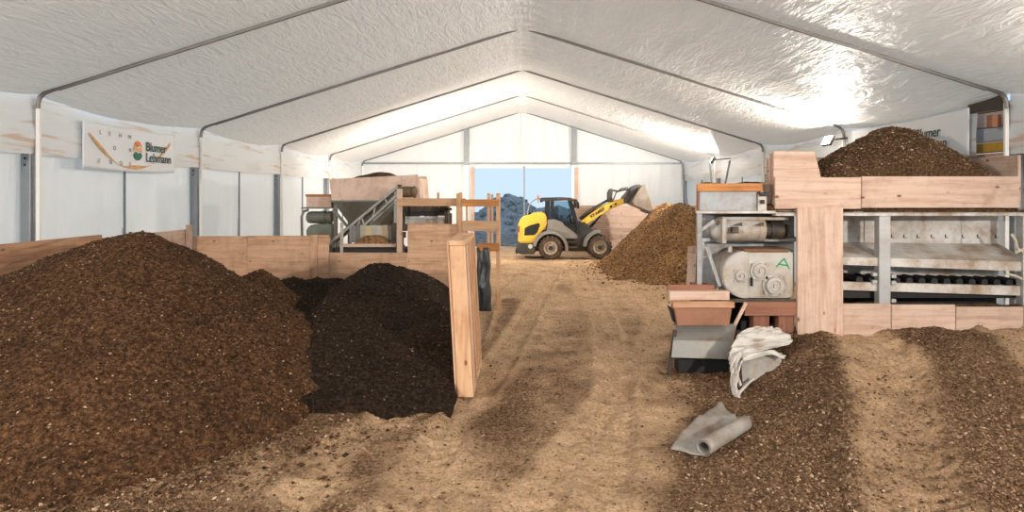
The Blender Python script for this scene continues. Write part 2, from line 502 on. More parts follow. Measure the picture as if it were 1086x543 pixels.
# more samples close to the camera, where single pebbles show
yy = 4.6 + (RNG.random(n) ** 1.8) * 14; xx = (RNG.random(n) - 0.5) * 2 * np.minimum(7.4, yy * 0.85)
gm = gravel_mask(xx, yy)
keep = RNG.random(n) < gm * 0.7 + 0.04
xx, yy = xx[keep], yy[keep]
sz = 0.006 + 0.015 * RNG.random(len(xx)) ** 3
pebbles('pebbles', np.stack([xx, yy, floor_h(xx, yy) + sz * 0.2], -1), sz, PEB_FLOOR, floor)

# ------------------------------------------------------------------ the tent
W, EAVE, RIDGE = 7.5, 4.04, 6.40
FR = [9.8 + 4.97 * k for k in range(-3, 5)]         # frame depths: -5.1 ... 29.7
GABLE = FR[-1]
ROOF = fabric('roof_membrane', C(234, 232, 229), 0.25, 0.40, (6.5, 1.5, 6.5), 0.8, spec=0.38, dist=0.065)
WALLF = fabric('wall_membrane', C(236, 238, 240), 0.34, 0.5, (1.2, 3.0, 0.35), 0.7)
VALF = fabric('valance_membrane', C(230, 236, 242), 0.25, 0.5, (2, 1.0, 6), 0.4, stain=C(206, 160, 112))
FRAME = mat('frame_grey', C(122, 120, 118), 0.5, 0.3, 4, 0.15, 0.03)
COLUMN = mat('column_steel', C(134, 140, 146), 0.45, 0.4, 4, 0.12, 0.03)
PVC = mat('white_pvc_strip', C(232, 232, 230), 0.5, 0, 4, 0.05, 0.02)

def grid_faces(nu, nv):
    i = np.arange(nu * nv).reshape(nv, nu)
    return np.stack([i[:-1, :-1], i[:-1, 1:], i[1:, 1:], i[1:, :-1]], -1).reshape(-1, 4)

ceiling = empty('ceiling', (0, 0, EAVE), 'white wrinkled membrane roof of the tent hung between the frames', 'tent roof', kind='structure')
for k in range(len(FR) - 1):
    y0, y1 = FR[k], FR[k + 1]
    for side in (-1, 1):
        nu, nv = 96, 56
        u = np.linspace(0, 1, nu); v = np.linspace(0, 1, nv)
        U, Vv = np.meshgrid(u, v)
        x = side * W * (1 - U); y = y0 + (y1 - y0) * Vv
        z = EAVE + (RIDGE - EAVE) * U
        # rounded eave, hanging belly between the frames, gathered folds at the ridge
        bell = np.sin(math.pi * Vv)
        z = z - 0.10 * bell ** 0.8 * (0.35 + 0.65 * (1 - U) ** 2) - 0.05 * bell * np.exp(-U / 0.05)
        z = z - 0.05 * np.exp(-((1 - U) / 0.02) ** 2)
        z = z - 0.045 * np.exp(-((1 - U) / 0.05)) * (np.sin(Vv * 58 + 3 * vnoise(Vv * 9, U * 3, k)) + 0.6 * np.sin(Vv * 91))
        wr = fbm(U * 46 + side * 5, Vv * 6 + k * 11, 3, 60 + k)
        z = z + 0.016 * wr * np.sin(math.pi * np.clip(Vv, 0.02, 0.98)) ** 0.4
        z = z + 0.012 * fbm(U * 9, Vv * 14, 3, 80 + k)
        x = x + 0.02 * fbm(U * 9 + 40, Vv * 9, 2, 90 + k) * (U < 0.98)
        o = mk_np('roof_panel', np.stack([x, y, z], -1).reshape(-1, 3), grid_faces(nu, nv), ROOF, ceiling, smooth=True)

def wall_side(side, nm):
    w = empty(nm, (side * (W + 0.25), 12, 0), 'white membrane side wall of the tent on the %s side' % ('banner and big heap' if side < 0 else 'feeder hopper'), 'wall', kind='structure')
    for k in range(len(FR) - 1):
        y0, y1 = FR[k] - 0.012, FR[k + 1] + 0.012
        for h in range(2):
            a = y0 + (y1 - y0) * h / 2 + 0.012; b = y0 + (y1 - y0) * (h + 1) / 2 - 0.012
            if side > 0 and a > 9.4 and b < 12.4:
                z1 = 3.12
            else: z1 = 4.0
            nu, nv = 60, 14
            U, Vv = np.meshgrid(np.linspace(0, 1, nu), np.linspace(0, 1, nv))
            y = a + (b - a) * U; z = z1 * Vv
            x = side * (W + 0.22) + 0.035 * fbm(U * 9 + 31 * k + 7 * h, Vv * 1.3, 3, 100 + k) * side
            mk_np('wall_panel', np.stack([x, y, z], -1).reshape(-1, 3), grid_faces(nu, nv), WALLF, w, smooth=True)
        # batten between the two sheets
        ym = (y0 + y1) / 2
        box('joint_strip', side * (W + 0.17), side * (W + 0.21), ym - 0.012, ym + 0.012, 0, 3.15, COLUMN, w, 0)
        # valance under the eave
        segs = [(y0, y1)]
        if side > 0 and abs(FR[k] - 9.8) < 0.1: segs = [(y0 + 0.72, y1)]
        for a, b in segs:
            nu, nv = 70, 16
            U, Vv = np.meshgrid(np.linspace(0, 1, nu), np.linspace(0, 1, nv))
            y = a + (b - a) * U; z = 3.12 + (EAVE + 0.05 - 3.12) * Vv - 0.03 * np.sin(math.pi * U) * (1 - Vv)
            x = side * (W - 0.0) - side * 0.06 * np.sin(Vv * 5 + fbm(U * 5 + k, Vv * 2, 2, 120) * 2) * (0.3 + 0.7 * np.sin(math.pi * U)) + side * 0.02
            mk_np('valance', np.stack([x, y, z], -1).reshape(-1, 3), grid_faces(nu, nv), VALF, w, smooth=True)
    return w
wall_left = wall_side(-1, 'wall_left')
wall_right = wall_side(1, 'wall_right')

for i, y in enumerate(FR):
    t = empty('trim_%d' % (i + 1), (0, y, 0), 'grey portal frame of the tent with columns and sloping rafters', 'tent frame', 'portal frames of the tent', 'structure')
    for s in (-1, 1):
        bm = new()
        a = Vector((s * (W - 0.34), y, EAVE + (RIDGE - EAVE) * 0.045 - 0.02)); b = Vector((0, y, RIDGE - 0.03))
        bar(bm, a, b, 0.045, 0.06)
        # rounded knee at the eave
        kn = [(W - 0.36, EAVE + 0.105), (W - 0.24, EAVE + 0.065), (W - 0.13, EAVE + 0.02), (W - 0.06, EAVE - 0.05), (W - 0.035, EAVE - 0.13), (W - 0.03, EAVE - 0.22)]
        tube(bm, [(s * p[0], y, p[1]) for p in kn], 0.034, 10)
        mk('rafter', bm, FRAME, t)
        box('column', s * (W + 0.04), s * (W + 0.19), y - 0.07, y + 0.07, 0, EAVE - 0.15, COLUMN, t, 0.01)
        box('cover_strip', s * (W - 0.06), s * (W + 0.0), y - 0.015, y + 0.035, 0.0, EAVE - 0.1, PVC, t, 0.006)
        bm = new()
        for zz in (2.95, 3.05, 1.1, 1.2):
            lathe(bm, (s * (W + 0.115), y - 0.07, zz), (0, -1, 0), [(0.018, 0), (0.018, 0.012), (0, 0.012)], 8)
        mk('bolt', bm, BLACK(), t)

# gable end wall
wb_ = empty('wall_back', (0, GABLE, 0), 'white gable end wall of the tent with the wide open gateway', 'wall', kind='structure')
DX0, DX1, DZ = PX(502, GABLE), PX(610, GABLE), 3.80
def roofz(x): return EAVE + (RIDGE - EAVE) * (1 - abs(x) / W) - 0.02
GABF = fabric('gable_membrane', C(238, 239, 240), 0.34, 0.5, (1.6, 1, 0.3), 0.4)
def gable_panel(x0, x1, zb, zt, folds=0.03, seed=0):
    nu, nv = 50, 24
    U, Vv = np.meshgrid(np.linspace(0, 1, nu), np.linspace(0, 1, nv))
    x = x0 + (x1 - x0) * U
    top = np.vectorize(zt)(x); z = zb + (top - zb) * Vv
    y = GABLE + 0.05 + folds * fbm(U * 8 + seed, Vv * 1.2 + U * 2, 3, 140 + seed)
    mk_np('wall_panel', np.stack([x, y, z], -1).reshape(-1, 3), grid_faces(nu, nv), GABF, wb_, smooth=True)
CB = 3.95
xl, xr = PX(495, GABLE), PX(609, GABLE)
for a, b, sd in ((-W, xl, 1), (xl, 0, 2), (0, xr, 3), (xr, W, 4)):
    gable_panel(a + 0.01, b - 0.01, CB, roofz, 0.12 if sd in (2, 3) else 0.04, sd)
for a, b, sd in ((-W - .2, -4.9, 5), (-4.9, DX0 - 0.05, 6), (DX1 + 0.05, 5.0, 7), (5.0, W + .2, 8)):
    gable_panel(a + 0.01, b - 0.01, 0.0, lambda x: CB - 0.02, 0.05, sd)
gable_panel(DX0 - 0.05, 0.03, DZ - 0.08, lambda x: CB, 0.03, 9)
gable_panel(0.03, DX1 + 0.05, DZ - 0.08, lambda x: CB, 0.03, 10)
gt = empty('trim_9', (0, GABLE, 0), 'steel frame of the gable end with crossbar and two uprights', 'tent frame', kind='structure')
box('crossbar', -W, W, GABLE - 0.06, GABLE + 0.02, CB - 0.05, CB + 0.03, COLUMN, gt)
for x in (xl, xr):
    box('upright', x - 0.13, x + 0.11, GABLE - 0.10, GABLE + 0.02, CB - 0.1, roofz(x), COLUMN, gt)
    box('upright', x - 0.13, x + 0.11, GABLE - 0.08, GABLE + 0.03, 0, CB - 0.1, PVC, gt)
box('cover_strip', -0.03, 0.03, GABLE - 0.04, GABLE, CB, RIDGE - 0.1, PVC, gt)
door = empty('door_1', (0, GABLE, 0), 'wide gateway in the gable end with pale wooden jambs', 'gateway', kind='structure')
board('jamb', DX0 - 0.09, DX0 + 0.05, GABLE - 0.13, GABLE + 0.1, 0, DZ - 0.05, 'pale', door)
board('jamb', DX1 - 0.03, DX1 + 0.12, GABLE - 0.13, GABLE + 0.1, 0, DZ - 0.05, 'pale', door)
box('center_pole', PX(556, GABLE) - 0.03, PX(556, GABLE) + 0.03, GABLE - 0.02, GABLE + 0.04, 0, DZ, COLUMN, door)
# right rear corner: bracing of the last bay
br = empty('wall_bracing', (W - 0.1, 26, 0), 'thin grey diagonal braces in the far corner behind the loader heap', 'bracing')
for a, b in (((W - .05, GABLE - .1, 3.9), (W - .15, GABLE - 1.8, 1.2)), ((W - .12, 24.2, 1.2), (W - .12, 22.6, 3.7)), ((W - .12, 24.2, 1.2), (W - .12, 25.0, 3.7))):
    mk('brace', bar(new(), a, b, 0.06, 0.06, (1, 0, 0)), COLUMN, br)

# ------------------------------------------------------------------ outside the gateway
OUT = soil('outside_earth', C(70, 72, 74), C(112, 114, 116), C(150, 150, 150), 3)
xs2 = np.linspace(-30, 30, 120); ys2 = np.linspace(30.05, 90, 120)
XX, YY = np.meshgrid(xs2, ys2)
gout = mk_np('ground_outside', np.stack([XX, YY, 0.12 * fbm(XX * .6, YY * .6, 4, 9) - 0.05], -1).reshape(-1, 3), grid_faces(120, 120), OUT, smooth=True)
tag(gout, 'dark earth yard outside the gateway', 'ground', kind='structure')

# ------------------------------------------------------------------ lamps
LENS = emis('lamp_lens', (1.0, 0.93, 0.82, 1), 25)
for i, (lx, ly, lz, aim, k) in enumerate(LAMPS):
    lab = ['lit floodlight hanging at the eave in the far corner', 'lit floodlight at the eave behind the feeder hopper',
           'floodlight at the eave above the feeder planks', 'added unseen fill lamp behind the camera, feeder side', 'added unseen fill lamp behind the camera, banner side', 'floodlight on a post behind the pink-boarded hopper'][i]
    e = empty('floodlight', (lx, ly, lz), lab, 'lamp', 'floodlights along the eaves')
    d = Vector(aim).normalized()
    q = d.to_track_quat('Z', 'Y').to_matrix().to_4x4()
    M = Matrix.Translation((lx, ly, lz)) @ q
    mk('housing', abox(new(), -0.16, 0.16, -0.12, 0.12, -0.07, 0.0, 0.01, M), DARK(), e)
    mk('lens', abox(new(), -0.14, 0.14, -0.10, 0.10, 0.0, 0.012, 0, M), LENS, e)
    bm = new(); tube(bm, [(lx, ly, lz), (lx, ly, 0.0)] if i == 5 else [(lx, ly, lz), (math.copysign(W + (0.02 if abs(lx) > 7 else -0.08), lx), ly, lz + 0.05)], 0.02, 8)
    mk('bracket', bm, DARK(), e)
    ld = bpy.data.lights.new('floodlight_beam', 'AREA'); ld.shape = 'RECTANGLE'; ld.size = 0.28; ld.size_y = 0.2
    ld.energy = LAMP_W * k; ld.color = LAMP_COL
    lo = bpy.data.objects.new('floodlight_beam', ld); COL.objects.link(lo)
    M2 = Matrix.Translation(Vector((lx, ly, lz)) + d * 0.02) @ (-d).to_track_quat('Z', 'Y').to_matrix().to_4x4()
    lo.parent = e
    lo.matrix_local = Matrix.Translation(-Vector((lx, ly, lz))) @ M2

# ------------------------------------------------------------------ heaps
def heap_obj(name, x0, x1, y0, y1, step, hf, m, label, cat='heap', base=None, group=None, other=None):
    xs = np.arange(x0, x1 + 1e-6, step); ys = np.arange(y0, y1 + 1e-6, step)
    X, Y = np.meshgrid(xs, ys)
    Z = hf(X, Y)
    B = floor_h(X, Y) if base is None else np.full(X.shape, base)
    ok = Z > B
    Zc = np.maximum(Z, B - 0.03)
    for sl in (np.s_[0, :], np.s_[-1, :], np.s_[:, 0], np.s_[:, -1]): Zc[sl] = B[sl] - 0.03      # closed at its edges
    F4 = grid_faces(len(xs), len(ys))
    k = ok.ravel()[F4].any(1)
    if other is not None:
        k &= ~((other(X, Y) - Z) > 0.08).ravel()[F4].all(1)
    F4 = F4[k]
    used = np.unique(F4); rm = np.full(X.size, -1); rm[used] = np.arange(len(used))
    V = np.stack([X, Y, Zc], -1).reshape(-1, 3)[used]
    o = mk_np(name, V, rm[F4], m, smooth=True)
    tag(o, label, cat, group)
    return o
def heap_pebbles(o, hf, x0, x1, y0, y1, n, s0, s1, m, base=None, name='pebbles', p=2.5):
    x = x0 + (x1 - x0) * RNG.random(n); y = y0 + (y1 - y0) * RNG.random(n)
    z = hf(x, y); b = floor_h(x, y) if base is None else np.full(n, base)
    k = z > b + 0.01
    x, y, z = x[k], y[k], z[k]
    s = s0 + (s1 - s0) * RNG.random(len(x)) ** p
    pebbles(name, np.stack([x, y, z + s * 0.15], -1), s, m, o)

def cone(x, y, cx, cy, h, rx0, rx1, ry0, ry1, round_=0.25):
    """pile with its peak at (cx, cy): different reach to each side"""
    dx = x - cx; dy = y - cy
    rx = np.where(dx < 0, rx0, rx1); ry = np.where(dy < 0, ry0, ry1)
    r = np.sqrt((dx / rx) ** 2 + (dy / ry) ** 2)
    return h * (1 + round_ * 0.5 - np.sqrt(r * r + (round_ * 0.5) ** 2))

# big heap
def h_big(x, y):
    a = cone(x, y, -5.12, 8.5, 2.02, 4.6, 2.85, 3.4, 3.4, 0.16)
    b = cone(x, y, -4.85, 8.6, 1.84, 3.2, 2.3, 3.0, 3.0, 0.2)
    t = np.maximum(a, b)
    c = cone(x, y, -4.25, 10.3, 1.28, 1.5, 1.1, 2.2, 1.6, 0.3)
    t = np.maximum(t, c)
    return t + 0.09 * fbm(x * 0.9, y * 0.9, 3, 201) + 0.06 * fbm(x * 3.3, y * 3.3, 4, 202) + 0.025 * fbm(x * 14, y * 14, 2, 203) - 0.03
def h_dark(x, y):
    a = cone(x, y, -2.62, 11.5, 1.22, 1.9, 2.5, 4.3, 3.6, 0.3)
    b = cone(x, y, -1.7, 10.9, 1.0, 2.2, 2.6, 3.4, 3.5, 0.35)
    c = cone(x, y, -3.9, 11.6, 0.95, 3.0, 2.6, 3.4, 3.5, 0.35)
    t = np.maximum(np.maximum(a, b), c)
    t = t + 0.10 * fbm(x * 1.1, y * 1.1, 3, 211) + 0.06 * fbm(x * 4, y * 4, 3, 212) + 0.025 * fbm(x * 13, y * 13, 2, 213) - 0.03
    back = sm((y - 9.25) / 0.9)
    side = (-0.79 - 0.28 * back - x) * (12 - 10.2 * back)      # partition in front, free slope behind it
    return np.minimum(t, side)
S_BROWN = soil('brown_soil', C(46, 31, 21), C(86, 61, 42), C(128, 96, 68), 20)
PEB_BROWN = tone_mat('brown_pebbles', [(0.0, C(46, 32, 22)), (0.6, C(88, 63, 43)), (0.92, C(122, 92, 66)), (1.0, C(182, 156, 126))])
o = heap_obj('soil_heap', -7.255, -1.9, 4.6, 12.6, 0.045, h_big, S_BROWN, 'large cone-shaped heap of brown soil under the banner wall', 'soil heap', other=h_dark)
heap_pebbles(o, h_big, -7.24, -1.9, 4.6, 11.5, 42000, 0.006, 0.020, PEB_BROWN)

def foot_crumbs(o, hf, x0, x1, y0, y1, n, s0, s1, m, reach=5.0):
    x = x0 + (x1 - x0) * RNG.random(n); y = y0 + (y1 - y0) * RNG.random(n)
    f = floor_h(x, y); d = hf(x, y) - f
    k = (d < 0.04) & (RNG.random(n) < np.exp(np.minimum(d, 0) * reach))
    k &= ~((x > -0.95) & (x < -0.5) & (y > 7.74) & (y < 9.5))       # none inside the partition
    if hf is h_big: k &= h_dark(x, y) < f
    x, y, f = x[k], y[k], f[k]
    s_ = s0 + (s1 - s0) * RNG.random(len(x)) ** 3
    pebbles('crumbs', np.stack([x, y, f + s_ * 0.25], -1), s_, m, o)
foot_crumbs(o, h_big, -7.2, 0.6, 4.4, 9.5, 30000, 0.008, 0.035, PEB_BROWN, 3.2)

# dark heap in the timber bay
S_DARK = soil('dark_peat', C(24, 18, 14), C(46, 36, 28), C(76, 60, 47), 20)
PEB_DARK = tone_mat('peat_crumbs', [(0.0, C(22, 17, 13)), (0.7, C(50, 38, 29)), (0.93, C(82, 64, 48)), (1.0, C(140, 116, 92))])
o = heap_obj('peat_heap', -6.6, -0.76, 7.2, 13.9, 0.045, h_dark, S_DARK, 'dark brown heap of loose peat inside the timber bay', 'soil heap', other=h_big)
heap_pebbles(o, h_dark, -6, -0.85, 7.2, 13.5, 24000, 0.006, 0.020, PEB_DARK)

foot_crumbs(o, h_dark, -4, -0.3, 6.4, 8.6, 5000, 0.006, 0.02, PEB_BROWN, 9)

# heap the loader works on
def h_far(x, y):
    a = cone(x, y, 5.15, 20.8, 2.22, 2.3, 3.2, 3.4, 6.0, 0.22)
    b = cone(x, y, 5.3, 23.4, 2.1, 1.9, 3.0, 4, 4.0, 0.25)
    t = np.maximum(a, b)
    return t + 0.14 * fbm(x * 0.8, y * 0.8, 3, 221) + 0.06 * fbm(x * 3, y * 3, 3, 222) + 0.03 * fbm(x * 9, y * 9, 2, 223)
S_FAR = soil('tan_soil', C(100, 74, 48), C(152, 116, 78), C(188, 150, 108), 13)
PEB_FAR = tone_mat('tan_pebbles', [(0.0, C(84, 60, 40)), (0.6, C(136, 102, 68)), (1.0, C(196, 164, 124))])
o = heap_obj('clay_heap', 1.9, 7.45, 16.4, 27.4, 0.07, h_far, S_FAR, 'tan brown heap of clay soil that the loader drives into', 'soil heap')
heap_pebbles(o, h_far, 1.9, 7.4, 16.4, 26, 16000, 0.015, 0.045, PEB_FAR)

foot_crumbs(o, h_far, 0.8, 6, 15, 24, 9000, 0.012, 0.05, PEB_FAR, 3)

# heap in the hopper
def h_hop(x, y):
    a = cone(x, y, 5.87, 10.05, 0.93, 1.48, 1.48, 0.92, 1.3, 0.3)
    return 2.66 + a + 0.05 * fbm(x * 2, y * 2, 3, 231) + 0.04 * fbm(x * 8, y * 8, 3, 232)
S_GRAV = soil('gravel_soil', C(54, 40, 28), C(92, 70, 50), C(134, 108, 82), 30)
PEB_GRAV = tone_mat('gravel_pebbles', [(0.0, C(62, 46, 33)), (0.5, C(98, 75, 55)), (0.9, C(134, 107, 82)), (1.0, C(184, 158, 130))])
o = heap_obj('gravel_heap', 4.42, 7.32, 9.305, 11.19, 0.035, h_hop, S_GRAV, 'pointed heap of brown gravelly soil filling the planked feeder hopper', 'soil heap', base=2.27)
heap_pebbles(o, h_hop, 4.44, 7.3, 9.315, 11.17, 14000, 0.007, 0.024, PEB_GRAV, base=2.5)

# gravel bank in front of the feeder: loose stones lying on the rising ground
nn = 60000
xx = 1.9 + 5.5 * RNG.random(nn); yy = 4.6 + 4.6 * RNG.random(nn)
keep = RNG.random(nn) < gravel_mask(xx, yy) ** 2 * 0.5
xx, yy = xx[keep], yy[keep]
sz = 0.007 + 0.016 * RNG.random(len(xx)) ** 2.5
pebbles('bank_gravel', np.stack([xx, yy, floor_h(xx, yy) + sz * 0.2], -1), sz, PEB_GRAV, floor)

# ------------------------------------------------------------------ rock heap outside
def h_rock(x, y):
    a = cone(x, y, -0.9, 46, 2.55, 3.2, 3.4, 5, 6, 0.3)
    b = cone(x, y, 2.2, 50, 1.6, 4.0, 6.0, 5, 6, 0.3)
    return np.maximum(a, b) + 0.3 * fbm(x, y, 3, 241) + 0.15 * fbm(x * 3, y * 3, 2, 242)
ROCK = mat('blue_grey_rock', C(128, 134, 140), 0.9, 0, 3, 0.45, 0.5)
bm_o = heap_obj('rock_heap', -5, 9, 40, 56, 0.25, h_rock, ROCK, 'heap of grey boulders outside the gateway', 'rocks', base=0)
def rock_mesh(seed):
    bm = new(); bmesh.ops.create_icosphere(bm, subdivisions=1, radius=1)
    r = random.Random(seed)
    for v in bm.verts: v.co *= 0.7 + 0.5 * r.random(); v.co.z *= 0.75
    me = bpy.data.meshes.new('boulder'); bm.to_mesh(me); bm.free(); me.materials.append(ROCK)
    return me
rocks = [rock_mesh(i) for i in range(5)]
for i in range(90):
    x = random.uniform(-4.5, 6.5); y = random.uniform(40.5, 47)
    z = float(h_rock(np.array([x]), np.array([y]))[0])
    if z < 0.1: continue
    o = bpy.data.objects.new('boulder', rocks[i % 5]); COL.objects.link(o)
    place(o, bm_o, (x, y, z)); s = random.uniform(0.18, 0.5); o.scale = (s, s, s); o.rotation_euler = (0, 0, random.uniform(0, 6))

# ------------------------------------------------------------------ timber bay
fd = 14.0
fen = empty('plywood_fence', (PX(345, fd), fd, 0), 'plywood fence of the timber bay behind the dark peat heap', 'fence')
def fz(py): return PZ(py, fd)
def fx(px): return PX(px, fd)
for a, b, t in ((205, 262, 250.5), (262, 330, 250), (336, 349, 249.5), (349, 432, 268), (432, 496, 237.5)):
    box('plywood_sheet', fx(a) + 0.006, fx(b) - 0.006, fd, fd + 0.03, 0, fz(t), wood('ply', 0), fen, 0.004)
board('batten', fx(329), fx(337), fd - 0.04, fd - 0.002, 0, fz(249), 'ply', fen)
board('top_rail', fx(205), fx(349), fd + 0.032, fd + 0.09, fz(258), fz(251), 'ply', fen)
board('top_rail', fx(432), fx(496), fd + 0.032, fd + 0.09, fz(246), fz(239), 'ply', fen)
for p in (232, 300, 372, 455):
    board('post', fx(p), fx(p) + 0.1, fd + 0.092, fd + 0.19, 0, fz(270), 'ply', fen)
# boards along the left wall
lb = empty('wall_boards', (-7.3, 11.3, 0), 'low weathered boards along the wall behind the large brown heap', 'fence')
for (y0, y1, z0, z1, k) in ((8.2, 11.0, 1.22, 1.80, 'old'), (8.2, 11.0, 0.62, 1.20, 'red'), (8.2, 11.0, 0.02, 0.60, 'old'), (11.02, 13.95, 1.18, 1.74, 'pale'), (11.02, 13.95, 0.6, 1.16, 'old'), (11.02, 13.95, 0.02, 0.58, 'old')):
    board('board', -7.32, -7.27, y0, y1, z0, z1, k, lb)
board('post', -7.26, -7.16, 13.70, 13.80, 0, 1.84, 'pale', lb)
board('post', -7.42, -7.325, 9.6, 9.7, 0, 1.72, 'old', lb)
# dirt left on the top of those boards
# panelled partition, near end of the bay
pt = empty('stud_partition', (-0.72, 8.6, 0), 'free-standing pale timber stud panel at the open end of the bay', 'wall panel')
y0, y1, zt = 7.82, 9.42, 1.93
lean = Matrix.Translation((-0.60, 0, 0)) @ Matrix.Shear('XY', 4, (0, 0)) @ Matrix.Translation((0.60, 0, 0))
LS = Matrix.Identity(4); LS[0][2] = -0.055      # leans a little towards the heap with height
def pbox(name, xa, xb, ya, yb, za, zb, kind): return board(name, xa, xb, ya, yb, za, zb, kind, pt, 0.006, LS)
pbox('sheathing', -0.830, -0.800, y0 + 0.02, y1, 0.0, zt, 'ply')
for i, yy0 in enumerate((y0, 8.17, 8.52, 8.87, y1 - 0.07)):
    pbox('stud', -0.797, -0.60, yy0, yy0 + (0.09 if i == 0 else 0.065), 0.0, zt - 0.065, 'stud')
pbox('top_plate', -0.80, -0.60, y0, y1, zt - 0.062, zt, 'stud')
pbox('bottom_plate', -0.795, -0.60, y0 + 0.1, y1 - 0.08, 0.0, 0.06, 'stud')
pbox('sheathing_strip', -0.598, -0.585, y0 + 0.02, y0 + 0.10, 0.05, zt - 0.08, 'pale')
pbox('offcut', -0.72, -0.60, 8.9, 9.0, zt + 0.002, zt + 0.02, 'stud')

# timber frame behind the partition
td = 13.5
tf = empty('timber_frame', (PX(475, td), td, 0), 'open lumber frame of posts and rails at the corner of the bay', 'timber frame')
def tx(p): return PX(p, td)
def tz(p): return PZ(p, td)
def tb(name, a, b, t, bt, dy=0.0, th=0.06, kind='stud'):
    return board(name, tx(a), tx(b), td + dy, td + dy + th, tz(bt), tz(t), kind, tf)
tb('post', 416, 421.5, 200, 270.5, 0.47, 0.1, 'pale')
tb('rail', 417, 492, 210.5, 219, 0.42, 0.05)
tb('rail', 489, 529, 211.5, 219, 0.0, 0.05, 'orange')
tb('stub_post', 460.5, 463, 204, 211, 0.42, 0.05)
tb('post', 482, 485.5, 205, 332, 0.36)
tb('post', 486.5, 490, 204, 332, 0.05)
tb('post', 493.5, 496, 212, 332, 0.05)
tb('post', 516.5, 519.5, 205, 334, 0.05)
tb('post', 520.5, 523, 206, 266, 0.05)
tb('post', 526, 530.5, 205, 334, 0.05, 0.1)
tb('rail', 490, 529, 234, 245, 0.0, 0.05)
tb('rail', 506, 529, 258, 266.5, 0.0, 0.05, 'orange')
# dark foil sheet behind the partition
bm = new()
nu, nv = 14, 20
U, Vv = np.meshgrid(np.linspace(0, 1, nu), np.linspace(0, 1, nv))
fxs = -0.98 + 0.30 * U + 0.05 * fbm(U * 5, Vv * 4, 3, 301)
fys = 13.475 + 0.09 * fbm(U * 6, Vv * 3, 3, 302)
o = mk_np('foil_sheet', np.stack([fxs, fys, 0.02 + 1.35 * Vv], -1).reshape(-1, 3), grid_faces(nu, nv), mat('dark_foil', C(70, 74, 78), 0.35, 0.2, 8, 0.4, 0.4), smooth=True)
o.modifiers.new('s', 'SOLIDIFY').thickness = 0.01
tag(o, 'crumpled dark foil sheet hanging on the lumber frame', 'foil')

